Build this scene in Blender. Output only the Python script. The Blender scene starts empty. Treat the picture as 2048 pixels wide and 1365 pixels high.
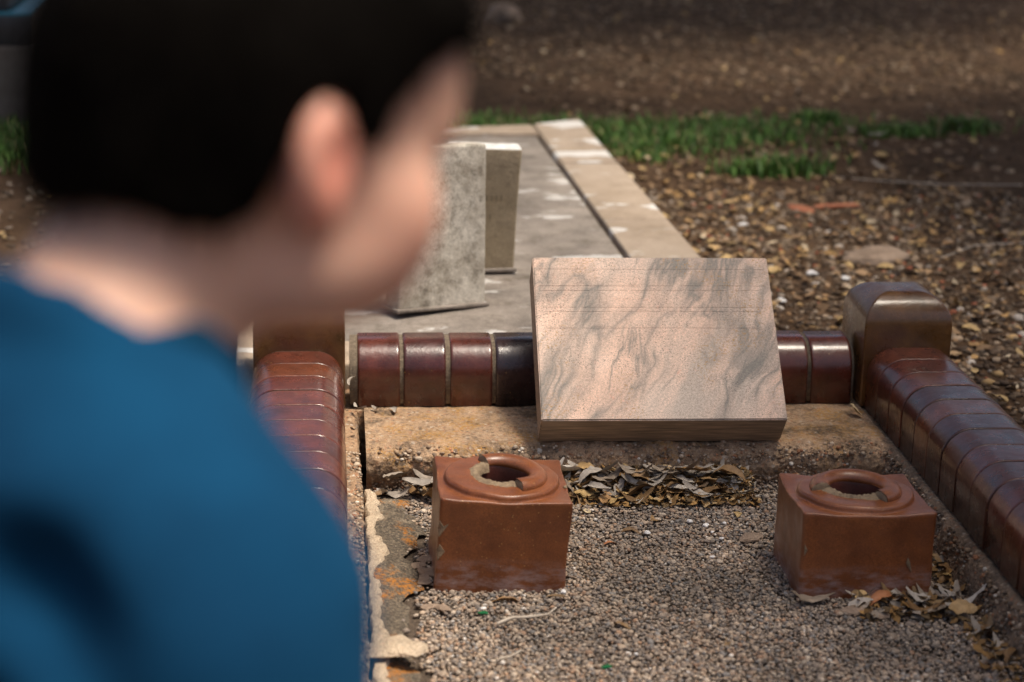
import bpy, bmesh, math, random
import numpy as np
from mathutils import Matrix, Vector
R = math.radians
random.seed(7); rng = np.random.default_rng(7)
scene = bpy.context.scene
COL = scene.collection

# ------------------------------------------------------------------ camera, light, exposure
cd = bpy.data.cameras.new('camera'); camo = bpy.data.objects.new('camera', cd); COL.objects.link(camo)
pitch, yaw, roll = R(16.2189), R(5.42692), R(1.2311)
fwd = Vector((math.sin(yaw)*math.cos(pitch), math.cos(yaw)*math.cos(pitch), -math.sin(pitch)))
rt = Vector((math.cos(yaw), -math.sin(yaw), 0)); up = rt.cross(fwd)
r2 = math.cos(roll)*rt + math.sin(roll)*up; u2 = -math.sin(roll)*rt + math.cos(roll)*up
camo.matrix_world = Matrix(((r2.x, u2.x, -fwd.x, 0), (r2.y, u2.y, -fwd.y, 0), (r2.z, u2.z, -fwd.z, 1.174), (0, 0, 0, 1)))
cd.sensor_width = 36; cd.lens = 70.0; cd.clip_start = 0.05; cd.clip_end = 500
cd.dof.use_dof = True; cd.dof.focus_distance = 3.45; cd.dof.aperture_fstop = 3.2
scene.camera = camo

SUN = Vector((0.29, -0.09, 0.95)).normalized()
w = bpy.data.worlds.new('World'); scene.world = w; w.use_nodes = True
nt = w.node_tree; sky = nt.nodes.new('ShaderNodeTexSky'); sky.sky_type = 'NISHITA'; sky.sun_disc = False
sky.sun_elevation = math.asin(SUN.z); sky.sun_rotation = math.atan2(SUN.x, SUN.y)
sky.dust_density = 6.0; sky.air_density = 0.8; sky.ozone_density = 0.4
nt.links.new(sky.outputs[0], nt.nodes['Background'].inputs[0]); nt.nodes['Background'].inputs[1].default_value = 0.082
sl = bpy.data.lights.new('sun', 'SUN'); so = bpy.data.objects.new('sun', sl); COL.objects.link(so)
sl.energy = 4.0; sl.angle = R(14); sl.color = (1.0, 0.9, 0.76)
so.rotation_euler = SUN.to_track_quat('Z', 'Y').to_euler(); so.location = (4, 6, 12)
vs = scene.view_settings; vs.view_transform = 'Standard'; vs.look = 'None'; vs.gamma = 1; vs.use_curve_mapping = False
vs.exposure = 0.7
scene.cycles.use_denoising = True

# ------------------------------------------------------------------ object helpers
def link(o, parent=None):
    COL.objects.link(o)
    if parent is not None: o.parent = parent
    return o
def tag(o, label=None, cat=None, group=None, kind=None):
    if label: o['label'] = label
    if cat: o['category'] = cat
    if group: o['group'] = group
    if kind: o['kind'] = kind
    return o
def empty(name, loc=(0, 0, 0), rot=(0, 0, 0)):
    o = bpy.data.objects.new(name, None); o.location = loc; o.rotation_euler = rot; o.empty_display_size = .05
    return link(o)
def mesh(name, verts, faces, mat=None, smooth=True):
    m = bpy.data.meshes.new(name); m.from_pydata([tuple(v) for v in verts], [], [tuple(f) for f in faces])
    if mat: m.materials.append(mat)
    if smooth: m.shade_smooth()
    m.update(); return m
def np_mesh(name, V, F, mat, smooth=True, col=None):
    """V (n,3), F (m,k) constant k"""
    m = bpy.data.meshes.new(name); n, k = len(F), F.shape[1]
    m.vertices.add(len(V)); m.vertices.foreach_set('co', np.ascontiguousarray(V, np.float32).ravel())
    m.loops.add(n*k); m.loops.foreach_set('vertex_index', np.ascontiguousarray(F, np.int32).ravel())
    m.polygons.add(n); m.polygons.foreach_set('loop_start', np.arange(0, n*k, k, dtype=np.int32))
    m.polygons.foreach_set('loop_total', np.full(n, k, np.int32)); m.update(calc_edges=True)
    if smooth: m.shade_smooth()
    if col is not None:
        a = m.attributes.new('tint', 'FLOAT_COLOR', 'POINT')
        c4 = np.ones((len(V), 4), np.float32); c4[:, :3] = col; a.data.foreach_set('color', c4.ravel())
    m.materials.append(mat); m.validate(); return m
def obj(name, me, parent=None, loc=None, rot=None):
    o = bpy.data.objects.new(name, me)
    if loc is not None: o.location = loc
    if rot is not None: o.rotation_euler = rot
    return link(o, parent)
def bevel_box(name, sx, sy, sz, mat, bev=.004, seg=2, taper=None, rough=0, cuts=0):
    bm = bmesh.new(); bmesh.ops.create_cube(bm, size=1)
    for v in bm.verts:
        v.co.x *= sx; v.co.y *= sy; v.co.z = (v.co.z+.5)*sz
    if bev: bmesh.ops.bevel(bm, geom=bm.edges[:], offset=bev, segments=seg, affect='EDGES', profile=.6)
    if cuts: bmesh.ops.subdivide_edges(bm, edges=[e for e in bm.edges if e.calc_length() > .03], cuts=cuts, use_grid_fill=True)
    me = bpy.data.meshes.new(name); bm.to_mesh(me); bm.free(); me.materials.append(mat)
    if rough:
        P = np.array([v.co for v in me.vertices]); D = fbm(P*14+3.1, 3)[:, None]; N = np.array([v.normal for v in me.vertices])
        P = P+N*D*rough; me.vertices.foreach_set('co', P.astype(np.float32).ravel())
    me.shade_smooth()
    me.update(); return me
# value noise
_perm = np.random.default_rng(3).random((32, 32, 32)).astype(np.float32)
def vnoise(P):
    P = np.asarray(P, np.float32); i = np.floor(P).astype(np.int64); f = P-i; f = f*f*(3-2*f); out = 0
    for dx in (0, 1):
        for dy in (0, 1):
            for dz in (0, 1):
                wgt = (f[..., 0] if dx else 1-f[..., 0])*(f[..., 1] if dy else 1-f[..., 1])*(f[..., 2] if dz else 1-f[..., 2])
                out = out+wgt*_perm[(i[..., 0]+dx) % 32, (i[..., 1]+dy) % 32, (i[..., 2]+dz) % 32]
    return out*2-1
def fbm(P, o=4):
    a, s = 0, 1.
    for k in range(o):
        a = a+vnoise(np.asarray(P)*2**k+k*7.3)*s; s *= .5
    return a

# ------------------------------------------------------------------ material helpers
class NB:
    def __init__(s, name):
        s.m = bpy.data.materials.new(name); s.m.use_nodes = True; s.t = s.m.node_tree
        s.b = s.t.nodes['Principled BSDF']; s.tc = s.n('ShaderNodeTexCoord')
    def n(s, ty, **k):
        nd = s.t.nodes.new(ty)
        for a, b in k.items(): setattr(nd, a, b)
        return nd
    def l(s, a, b): s.t.links.new(a, b)
    def set(s, **k):
        for a, v in k.items():
            i = s.b.inputs[a.replace('_', ' ')]
            if hasattr(v, 'is_linked') or isinstance(v, bpy.types.NodeSocket): s.l(v, i)
            else: i.default_value = v
        return s
    def map(s, scale=(1, 1, 1), rot=(0, 0, 0), src='Object', loc=(0, 0, 0)):
        mp = s.n('ShaderNodeMapping'); s.l(s.tc.outputs[src], mp.inputs[0])
        mp.inputs['Scale'].default_value = scale; mp.inputs['Rotation'].default_value = rot; mp.inputs['Location'].default_value = loc
        return mp.outputs[0]
    def noise(s, scale, vec=None, detail=4, rough=.55, dist=0, out=0):
        x = s.n('ShaderNodeTexNoise'); x.inputs['Scale'].default_value = scale; x.inputs['Detail'].default_value = detail
        x.inputs['Roughness'].default_value = rough; x.inputs['Distortion'].default_value = dist
        s.l(vec or s.tc.outputs['Object'], x.inputs['Vector']); return x.outputs[out]
    def voro(s, scale, vec=None, out='Color', feat='F1', rnd=1):
        x = s.n('ShaderNodeTexVoronoi', feature=feat); x.inputs['Scale'].default_value = scale; x.inputs['Randomness'].default_value = rnd
        s.l(vec or s.tc.outputs['Object'], x.inputs['Vector']); return x.outputs[out]
    def ramp(s, fac, stops, interp='LINEAR'):
        x = s.n('ShaderNodeValToRGB'); x.color_ramp.interpolation = interp; e = x.color_ramp.elements
        while len(e) < len(stops): e.new(.5)
        for k, (p, c) in enumerate(stops):
            e[k].position = p; e[k].color = (*c, 1) if not isinstance(c, (int, float)) else (c, c, c, 1)
        s.l(fac, x.inputs[0]); return x.outputs[0]
    def mix(s, fac, a, b, mode='MIX'):
        x = s.n('ShaderNodeMix', data_type='RGBA', blend_type=mode)
        for v, i in ((fac, x.inputs[0]), (a, x.inputs[6]), (b, x.inputs[7])):
            if isinstance(v, bpy.types.NodeSocket): s.l(v, i)
            elif isinstance(v, (int, float)): i.default_value = v
            else: i.default_value = (*v, 1)
        return x.outputs[2]
    def math(s, op, a, b=0.):
        x = s.n('ShaderNodeMath', operation=op)
        for v, i in ((a, x.inputs[0]), (b, x.inputs[1])):
            if isinstance(v, bpy.types.NodeSocket): s.l(v, i)
            else: i.default_value = v
        return x.outputs[0]
    def bump(s, h, strength=.3, dist=.002, prev=None):
        x = s.n('ShaderNodeBump'); x.inputs['Strength'].default_value = strength; x.inputs['Distance'].default_value = dist
        s.l(h, x.inputs['Height'])
        if prev: s.l(prev, x.inputs['Normal'])
        s.l(x.outputs[0], s.b.inputs['Normal']); return x.outputs[0]
    def rand(s): return s.n('ShaderNodeObjectInfo').outputs['Random']
    def attr(s, name='tint'): return s.n('ShaderNodeAttribute', attribute_name=name).outputs['Color']

def glaze(name, ramp_stops, rough=.3, speck=(.35, .2, .07), speck_amt=.06, dirt=(.2, .15, .1), coat=.35, patch=None):
    b = NB(name)
    geo = b.n('ShaderNodeObjectInfo')
    off = b.n('ShaderNodeVectorMath', operation='ADD'); b.l(b.tc.outputs['Object'], off.inputs[0])
    sc = b.n('ShaderNodeVectorMath', operation='SCALE'); sc.inputs[3].default_value = 40.; b.l(geo.outputs['Location'], sc.inputs[0]); b.l(sc.outputs[0], off.inputs[1])
    v = off.outputs[0]
    base = b.ramp(geo.outputs['Random'], ramp_stops)
    var = b.ramp(b.noise(22, v, 5, .6), [(.3, .55), (.7, 1.35)])
    c = b.mix(1, base, var, 'MULTIPLY')
    if patch: c = b.mix(b.ramp(b.noise(9, v, 4, .6), [(.42, 0.), (.62, .8)]), c, patch)
    fine = b.ramp(b.noise(650, v, 2, .5), [(.3, .7), (.7, 1.3)])
    c = b.mix(.8, c, b.mix(1, c, fine, 'MULTIPLY'))
    sp = b.ramp(b.voro(120, v, 'Distance'), [(.0, 1.), (.10, 1.), (.16, 0.)])
    pick = b.ramp(b.voro(120, v, 'Color'), [(1-speck_amt*2, 0.), (1-speck_amt*2+.02, 1.)], 'LINEAR')
    c = b.mix(b.math('MULTIPLY', sp, pick), c, speck)
    d = b.ramp(b.noise(55, v, 6, .7), [(.6, 0.), (.76, .3)])
    c = b.mix(d, c, dirt)
    b.set(Base_Color=c, Roughness=b.ramp(b.noise(30, v, 5, .65), [(.3, rough-.08), (.72, rough+.26)]), Coat_Weight=coat, Coat_Roughness=.17)
    bp = b.bump(b.noise(70, v, 3, .5), .35, .0018); b.bump(b.noise(330, v, 3, .6), .4, .0009, bp)
    return b.m

M_BRICK = glaze('brick_glaze', [(0, (.085, .017, .010)), (.35, (.125, .030, .014)), (.6, (.07, .017, .014)), (.8, (.145, .040, .014)), (1, (.052, .012, .009))], .24, coat=.55)
M_BRICKD = glaze('brick_glaze_dark', [(0, (.035, .016, .016)), (1, (.04, .018, .016))], .2, coat=.6)
M_POST = glaze('corner_glaze', [(0, (.15, .068, .014)), (1, (.13, .055, .013))], .26, speck=(.2, .13, .05), speck_amt=.1, patch=(.09, .028, .012), coat=.5)
b = NB('faded_letter'); b.set(Base_Color=(.27, .215, .14, 1), Roughness=.9); M_FADE = b.m
b = NB('mortar'); c = b.ramp(b.noise(160, None, 5, .7), [(.3, (.08, .06, .043)), (.7, (.25, .195, .135))])
b.set(Base_Color=c, Roughness=.95); b.bump(b.noise(300), .8, .002); M_MORT = b.m
b = NB('joint_dark'); c = b.ramp(b.noise(120, None, 5, .7), [(.35, (.02, .014, .01)), (.62, (.07, .05, .035)), (.75, (.25, .18, .11))])
b.set(Base_Color=c, Roughness=.95); b.bump(b.noise(300), .8, .002); M_JOINT = b.m

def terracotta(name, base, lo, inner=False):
    b = NB(name)
    c = b.ramp(b.noise(14, None, 6, .65), [(.28, lo), (.7, base)])
    c = b.mix(.75, c, b.mix(1, c, b.ramp(b.noise(520, None, 3, .6), [(.3, .55), (.7, 1.5)]), 'MULTIPLY'))
    sp = b.ramp(b.voro(170, None, 'Distance'), [(.0, 1.), (.12, 1.), (.2, 0.)]); pk = b.ramp(b.voro(170, None, 'Color'), [(.78, 0.), (.8, 1.)])
    c = b.mix(b.math('MULTIPLY', sp, pk), c, (.5, .27, .1))
    sep = b.n('ShaderNodeSeparateXYZ'); b.l(b.tc.outputs['Object'], sep.inputs[0])
    # lime bloom drawn up from the wet gravel
    band = b.ramp(sep.outputs[2], [(0., 1.), (.035, .8), (.06, 0.)])
    bl = b.math('MULTIPLY', band, b.ramp(b.noise(24, b.map((1, 1, 3)), 6, .7), [(.44, 0.), (.66, .7)]))
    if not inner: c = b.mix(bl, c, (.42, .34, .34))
    b.set(Base_Color=c, Roughness=b.ramp(b.noise(40), [(.3, .28), (.7, .48)]), Coat_Weight=.25, Coat_Roughness=.28)
    bp = b.bump(b.noise(30, None, 3), .3, .002); b.bump(b.noise(600, None, 3, .6), .35, .0006, bp)
    return b.m
M_TERRA = terracotta('terracotta', (.265, .085, .026), (.115, .033, .011))
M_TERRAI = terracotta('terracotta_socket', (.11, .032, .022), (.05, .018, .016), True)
b = NB('broken_clay'); c = b.ramp(b.noise(90, None, 6, .7), [(.3, (.15, .1, .06)), (.7, (.34, .25, .155))]); b.set(Base_Color=c, Roughness=.9); b.bump(b.noise(160, None, 5, .7), .9, .003); M_CLAY = b.m

def marble():
    b = NB('pink_marble')
    warp = b.n('ShaderNodeVectorMath', operation='MULTIPLY_ADD')
    n3 = b.noise(4.5, None, 4, .55, out=1); b.l(n3, warp.inputs[0]); warp.inputs[1].default_value = (.085, .085, .085); b.l(b.tc.outputs['Object'], warp.inputs[2])
    mp = b.n('ShaderNodeMapping'); b.l(warp.outputs[0], mp.inputs[0]); mp.inputs['Rotation'].default_value = (0, 0, R(24))
    mp2 = b.n('ShaderNodeMapping'); b.l(mp.outputs[0], mp2.inputs[0]); mp2.inputs['Scale'].default_value = (8.5, 1.7, 5)
    v = mp2.outputs[0]
    def ridge(sc, w0, w1, dist):
        n_ = b.noise(sc, v, 4, .55, dist); return b.ramp(b.math('ABSOLUTE', b.math('SUBTRACT', n_, .5)), [(0, 1.), (w0, .55), (w1, 0.)])
    gate = b.ramp(b.noise(5.5, b.map(loc=(2, 9, 0)), 3), [(.36, .35), (.56, 1.)]); gate2 = b.ramp(b.noise(8, b.map(loc=(6, 1, 0)), 3), [(.45, 0.), (.6, 1.)])
    cloud = b.ramp(b.noise(9, None, 5, .6), [(.3, (.64, .42, .31)), (.5, (.80, .545, .41)), (.72, (.84, .62, .49))])
    broad = b.ramp(b.noise(.85, v, 5, .6, .3), [(.48, 0.), (.68, .75)])
    c = b.mix(broad, cloud, (.40, .345, .29))
    c = b.mix(b.math('MULTIPLY', b.math('MULTIPLY', ridge(1.0, .024, .095, .5), gate), .95), c, (.2, .18, .155))
    c = b.mix(b.math('MULTIPLY', b.math('MULTIPLY', ridge(1.9, .014, .06, .7), gate2), .85), c, (.2, .18, .155))
    red = b.math('MULTIPLY', b.ramp(b.noise(70, None, 4, .7), [(.6, 0.), (.7, .6)]), b.ramp(b.noise(8.5, b.map(loc=(4, 2, 0))), [(.52, 0.), (.62, 1.)]))
    c = b.mix(red, c, (.68, .27, .17))
    gr = b.ramp(b.noise(900, None, 2, .5), [(.3, .55), (.7, 1.35)]); c = b.mix(.9, c, b.mix(1, c, gr, 'MULTIPLY'))
    gr2 = b.ramp(b.noise(240, None, 4, .7), [(.3, .72), (.7, 1.22)]); c = b.mix(1, c, gr2, 'MULTIPLY')
    dots = b.math('MULTIPLY', b.ramp(b.voro(260, None, 'Distance'), [(.18, 1.), (.3, 0.)]), b.ramp(b.noise(11, b.map(loc=(1, 7, 0)), 5, .7), [(.44, 0.), (.6, .9)]))
    c = b.mix(dots, c, (.08, .065, .05))
    lich = b.math('MULTIPLY', b.ramp(b.noise(230, None, 3, .6), [(.57, 0.), (.62, .8)]), b.ramp(b.noise(9, b.map(loc=(9, 3, 0)), 4, .6), [(.5, 0.), (.6, 1.)]))
    c = b.mix(lich, c, (.38, .2, .05))
    b.set(Base_Color=c, Roughness=.6); b.bump(b.noise(500, None, 4, .7), .3, .0008); return b.m
M_MARB = marble()
b = NB('marble_sawn_edge'); c = b.ramp(b.noise(3, b.map((4, 60, 60), (0, R(12), 0)), 5, .6, .3), [(.35, (.2, .14, .088)), (.55, (.36, .25, .16)), (.72, (.58, .38, .25))]); b.set(Base_Color=c, Roughness=.6); b.bump(b.noise(300), .25, .001); M_MARBE = b.m
b = NB('marble_cut'); c = b.ramp(b.noise(60, None, 4), [(.3, (.5, .36, .28)), (.7, (.68, .5, .4))]); b.set(Base_Color=c, Roughness=.7); M_CUT = b.m

def concrete(name, tan=(.36, .24, .15), dark=(.045, .038, .032), lichen=(.42, .22, .05), dk=(.5, .62), lk=(.52, .64), agg=130, aggamt=.55, bumpd=.004, last=False):
    b = NB(name)
    base = b.ramp(b.noise(10, None, 6, .7), [(.25, tuple(x*.62 for x in tan)), (.75, tuple(min(1, x*1.35) for x in tan))])
    vc = b.voro(agg, None, 'Color'); sepc = b.n('ShaderNodeSeparateColor'); b.l(vc, sepc.inputs[0])
    stones = b.ramp(sepc.outputs[0], [(0, (.10, .075, .055)), (.2, (.3, .2, .13)), (.42, (.48, .36, .25)), (.62, (.36, .16, .085)), (.78, (.2, .15, .12)), (.93, (.55, .48, .4))], 'CONSTANT')
    vd = b.voro(agg, None, 'Distance')
    c = b.mix(b.math('MULTIPLY', b.ramp(vd, [(.3, 1.), (.6, 0.)]), aggamt), base, stones)
    c = b.mix(.7, c, b.mix(1, c, b.ramp(b.noise(500, None, 3), [(.3, .5), (.7, 1.5)]), 'MULTIPLY'))
    def lich(c):
        return b.mix(b.math('MULTIPLY', b.ramp(b.noise(11, b.map(loc=(3, 5, 1)), 6, .7), [(lk[0], 0.), (lk[1], .8)]), b.ramp(b.noise(150, None, 4, .7), [(.42, 0.), (.58, 1.)])), c, lichen)
    def drk(c):
        return b.mix(b.math('MULTIPLY', b.ramp(b.noise(8, b.map(loc=(7, 1, 4)), 6, .72), [(dk[0], 0.), (dk[1], .85)]), b.ramp(b.noise(220, None, 3), [(.3, .35), (.6, 1.)])), c, dark)
    c = lich(drk(c)) if last else drk(lich(c))
    b.set(Base_Color=c, Roughness=.95, Specular_IOR_Level=.2)
    bp = b.bump(b.noise(45, None, 6, .7), .7, bumpd*1.5); bp = b.bump(vd, .6, bumpd, bp); b.bump(b.noise(420, None, 3), .5, bumpd*.4, bp)
    return b.m
M_SLAB = concrete('slab_concrete', (.4, .27, .17), lk=(.48, .6))
M_STRIP = concrete('footing_concrete', (.36, .23, .14), dk=(.56, .7), lk=(.6, .72), aggamt=.75)
M_FOOTR = concrete('footing_concrete_dark', (.24, .17, .115), dk=(.5, .66), lk=(.6, .75), aggamt=.6)  # darker mix than the left footing's concrete
M_PATCH = concrete('stained_concrete', (.3, .24, .17), dark=(.03, .027, .025), dk=(.25, .38), lk=(.5, .58), lichen=(.48, .18, .02), agg=220, aggamt=.25, last=True)
M_CEM = concrete('pale_cement', (.5, .4, .29), dk=(.66, .8), lk=(.62, .75), agg=200, aggamt=.2)
def aged(name, a, bcol, white=.0, dk=.6, sc=16):
    b = NB(name)
    c = b.ramp(b.noise(sc, None, 7, .72), [(.3, a), (.66, bcol)])
    c = b.mix(b.ramp(b.noise(sc*2.2, b.map(loc=(2, 2, 2)), 7, .75), [(.5, 0.), (.68, dk)]), c, (.09, .072, .05))
    if white: c = b.mix(b.ramp(b.noise(sc*.7, b.map((1, 1.6, 1), loc=(5, 1, 2)), 5, .6), [(.56, 0.), (.6, white)]), c, (.72, .7, .67))
    c = b.mix(.5, c, b.mix(1, c, b.ramp(b.noise(300, None, 3), [(.3, .6), (.7, 1.4)]), 'MULTIPLY'))
    b.set(Base_Color=c, Roughness=.9, Specular_IOR_Level=.2); b.bump(b.noise(70, None, 7, .7), .6, .004); return b.m
M_RKERB = aged('tan_terrazzo', (.33, .255, .185), (.45, .36, .28), .85, .35, 5)
M_RSLAB = aged('grey_cement', (.15, .13, .112), (.33, .285, .245), .6, .6, 7)
M_STONE1 = aged('mottled_grey_stone', (.27, .23, .175), (.72, .67, .58), 0, .75, 15)
M_STONE2 = aged('yellowed_stone', (.34, .27, .17), (.46, .37, .25), 0, .35, 9)
M_STONE_LITTOP = aged('white_stone', (.55, .54, .52), (.82, .81, .78), 0, .3, 20)  # lit top face of the rear tablet; brightness is put into the colour
b = NB('dirt'); c = b.ramp(b.noise(5, None, 8, .7), [(.3, (.05, .031, .018)), (.55, (.105, .064, .038)), (.75, (.17, .11, .068))])
c = b.mix(.6, c, b.mix(1, c, b.ramp(b.noise(120, None, 5, .7), [(.3, .4), (.7, 1.7)]), 'MULTIPLY'))
b.set(Base_Color=c, Roughness=1, Specular_IOR_Level=.1); bp = b.bump(b.noise(18, None, 6, .7), .8, .02); b.bump(b.noise(180, None, 4, .7), .8, .005, bp); M_DIRT = b.m
b = NB('tinted_stone'); c = b.mix(.7, b.attr(), b.mix(1, b.attr(), b.ramp(b.noise(500, None, 3), [(.3, .6), (.7, 1.4)]), 'MULTIPLY'))
b.set(Base_Color=c, Roughness=.85, Specular_IOR_Level=.25); M_TINT = b.m
b = NB('gravel_bed_grit'); c = b.ramp(b.noise(260, None, 4, .7), [(.3, (.03, .022, .016)), (.7, (.16, .115, .08))]); b.set(Base_Color=c, Roughness=1); b.bump(b.noise(300), 1, .004); M_GRIT = b.m
def leafmat(name, stops):
    b = NB(name); c = b.ramp(b.rand(), stops)
    c = b.mix(1, c, b.ramp(b.noise(60, None, 5, .7), [(.3, .6), (.7, 1.25)]), 'MULTIPLY')
    b.set(Base_Color=c, Roughness=.65); b.b.inputs['Transmission Weight'].default_value = 0; b.bump(b.noise(120), .3, .001); return b.m
M_LGREY = leafmat('leaf_grey', [(0, (.27, .23, .19)), (.4, (.43, .38, .325)), (.7, (.24, .185, .135)), (1, (.54, .495, .44))])
M_LBRN = leafmat('leaf_brown', [(0, (.13, .075, .03)), (.4, (.22, .12, .045)), (.75, (.32, .2, .09)), (1, (.1, .06, .03))])
M_LYEL = leafmat('leaf_yellow', [(0, (.42, .27, .1)), (.5, (.5, .34, .15)), (.8, (.36, .2, .08)), (1, (.55, .43, .26))])
b = NB('orange_leaf'); b.set(Base_Color=(.42, .17, .07, 1), Roughness=.6); M_LORG = b.m
b = NB('grass_blade'); c = b.attr(); b.set(Base_Color=c, Roughness=.6); M_GRASS = b.m
b = NB('skin'); c = b.attr(); b.set(Base_Color=c, Roughness=.5, Subsurface_Weight=.3, Subsurface_Scale=.015); b.b.inputs['Subsurface Radius'].default_value = (1, .35, .2); M_SKIN = b.m
b = NB('hair_black'); b.set(Base_Color=(.003, .0024, .002, 1), Roughness=.9, Specular_IOR_Level=.02); b.bump(b.noise(160, b.map((1, 1, .25)), 4, .7), .6, .004); M_HAIR = b.m
b = NB('blue_cotton'); c = b.ramp(b.noise(9, None, 4), [(.3, (.001, .024, .062)), (.7, (.0024, .047, .112))]); b.set(Base_Color=c, Roughness=.95, Specular_IOR_Level=.12); b.bump(b.noise(900), .3, .0008); M_SHIRT = b.m
b = NB('neckband_cotton'); b.set(Base_Color=(.0009, .022, .05, 1), Roughness=.95, Specular_IOR_Level=.1); M_BAND = b.m
b = NB('denim'); b.set(Base_Color=(.02, .03, .06, 1), Roughness=.9); M_JEAN = b.m
b = NB('shoe_rubber'); b.set(Base_Color=(.03, .03, .03, 1), Roughness=.7); M_SHOE = b.m
b = NB('eye_white'); b.set(Base_Color=(.7, .68, .66, 1), Roughness=.2); M_EYE = b.m
b = NB('iris'); b.set(Base_Color=(.04, .02, .01, 1), Roughness=.15); M_IRIS = b.m
b = NB('dark_granite'); c = b.ramp(b.voro(300, None, 'Color'), [(.3, (.012, .013, .015)), (.7, (.05, .05, .055))]); b.set(Base_Color=c, Roughness=.35); M_GRAN = b.m
b = NB('teal_sky_reflection'); b.set(Base_Color=b.ramp(b.noise(12), [(.3, (.02, .16, .22)), (.7, (.03, .2, .27))]), Roughness=.3); M_TEAL = b.m  # sky reflected in the granite edge, put into the colour
M_MBASE = aged('monument_cement', (.1, .085, .07), (.17, .145, .125), 0, .4, 6)
b = NB('pink_petal'); b.set(Base_Color=(.55, .2, .36, 1), Roughness=.6); M_PINK = b.m
b = NB('green_stem'); b.set(Base_Color=(.05, .12, .03, 1), Roughness=.6); M_STEM = b.m
b = NB('green_glass'); b.set(Base_Color=(.01, .12, .04, 1), Roughness=.2); M_GGLASS = b.m
b = NB('white_pebble'); b.set(Base_Color=(.72, .7, .68, 1), Roughness=.5); M_WHITE = b.m
b = NB('red_brick_chip'); c = b.ramp(b.noise(40), [(.3, (.3, .1, .05)), (.7, (.42, .16, .08))]); b.set(Base_Color=c, Roughness=.9); M_CHIP = b.m
b = NB('pale_rock'); c = b.ramp(b.noise(18, None, 6, .7), [(.3, (.17, .12, .085)), (.7, (.38, .28, .205))]); b.set(Base_Color=c, Roughness=.95); b.bump(b.noise(60, None, 6), .7, .006); M_ROCK = b.m
b = NB('dry_twig'); c = b.ramp(b.noise(60), [(.3, (.38, .31, .24)), (.7, (.6, .53, .44))]); b.set(Base_Color=c, Roughness=.85); M_TWIG = b.m
b = NB('bark'); c = b.ramp(b.noise(12, b.map((1, 1, .3)), 6), [(.3, (.09, .07, .05)), (.7, (.28, .23, .18))]); b.set(Base_Color=c, Roughness=.95); M_BARK = b.m
b = NB('shade_foliage'); c = b.ramp(b.noise(2.0), [(.3, (.03, .055, .02)), (.7, (.07, .1, .04))]); b.set(Base_Color=c, Roughness=.6); M_FOL = b.m

GZ = -0.06       # ground level outside the plot
PZ = -0.07       # gravel level inside the plot

# ------------------------------------------------------------------ ground
def ground():
    xs = np.concatenate([np.linspace(-60, -4, 15), np.linspace(-3.6, 6, 121), np.linspace(6.5, 60, 15)])
    ys = np.concatenate([np.linspace(-40, -1, 12), np.linspace(-.6, 13, 170), np.linspace(14, 120, 25)])
    X, Y = np.meshgrid(xs, ys, indexing='ij'); P = np.stack([X, Y, 0*X], -1)
    Z = GZ-.012+.012*fbm(P*1.1, 4)+.006*fbm(P*7, 2)
    Z -= .07*np.clip(1-np.maximum(abs(X-.52)/.62, abs(Y-2.65)/1.02), 0, .1)*10   # dug out under the plot
    V = np.stack([X, Y, Z], -1).reshape(-1, 3); nx, ny = len(xs), len(ys)
    i, j = np.meshgrid(np.arange(nx-1), np.arange(ny-1), indexing='ij'); a = (i*ny+j).ravel()
    F = np.stack([a, a+ny, a+ny+1, a+1], 1)
    tag(obj('ground', np_mesh('ground', V, F, M_DIRT)), kind='structure')
ground()
def gz(x, y):
    P = np.stack([x, y, 0*x], -1); return GZ-.012+.012*fbm(P*1.1, 4)+.006*fbm(P*7, 2)

# pebbles: many icosahedra in one mesh
def ico():
    bm = bmesh.new(); bmesh.ops.create_icosphere(bm, subdivisions=1, radius=1); bm.verts.ensure_lookup_table()
    V = np.array([v.co for v in bm.verts]); F = np.array([[v.index for v in f.verts] for f in bm.faces]); bm.free(); return V, F
ICO_V, ICO_F = ico()
def pebbles(name, P, rad, cols, flat=.7, mat=None, smooth=True, jit=.22):
    n = len(P); V = np.repeat(ICO_V[None], n, 0)*(1+rng.uniform(-jit, jit, (n, 12, 1)))
    V = V*np.stack([rng.uniform(.8, 1.3, n), rng.uniform(.8, 1.2, n), rng.uniform(flat*.7, flat*1.25, n)], 1)[:, None]
    ang = rng.uniform(0, 6.283, n); c, s = np.cos(ang)[:, None], np.sin(ang)[:, None]
    tl = rng.uniform(-.5, .5, n); ct, st = np.cos(tl)[:, None], np.sin(tl)[:, None]
    y, z = V[..., 1]*ct-V[..., 2]*st, V[..., 1]*st+V[..., 2]*ct
    x = V[..., 0]; V = np.stack([x*c-y*s, x*s+y*c, z], -1)*rad[:, None, None]+P[:, None]
    F = (ICO_F[None]+12*np.arange(n)[:, None, None]).reshape(-1, 3)
    return np_mesh(name, V.reshape(-1, 3), F, mat or M_TINT, smooth, np.repeat(cols, 12, 0))
def palette(n, cols, wts):
    cols = np.array(cols); k = rng.choice(len(cols), n, p=np.array(wts)/sum(wts))
    return np.clip(cols[k]*rng.uniform(.7, 1.3, (n, 1)), 0, .9)

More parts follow.
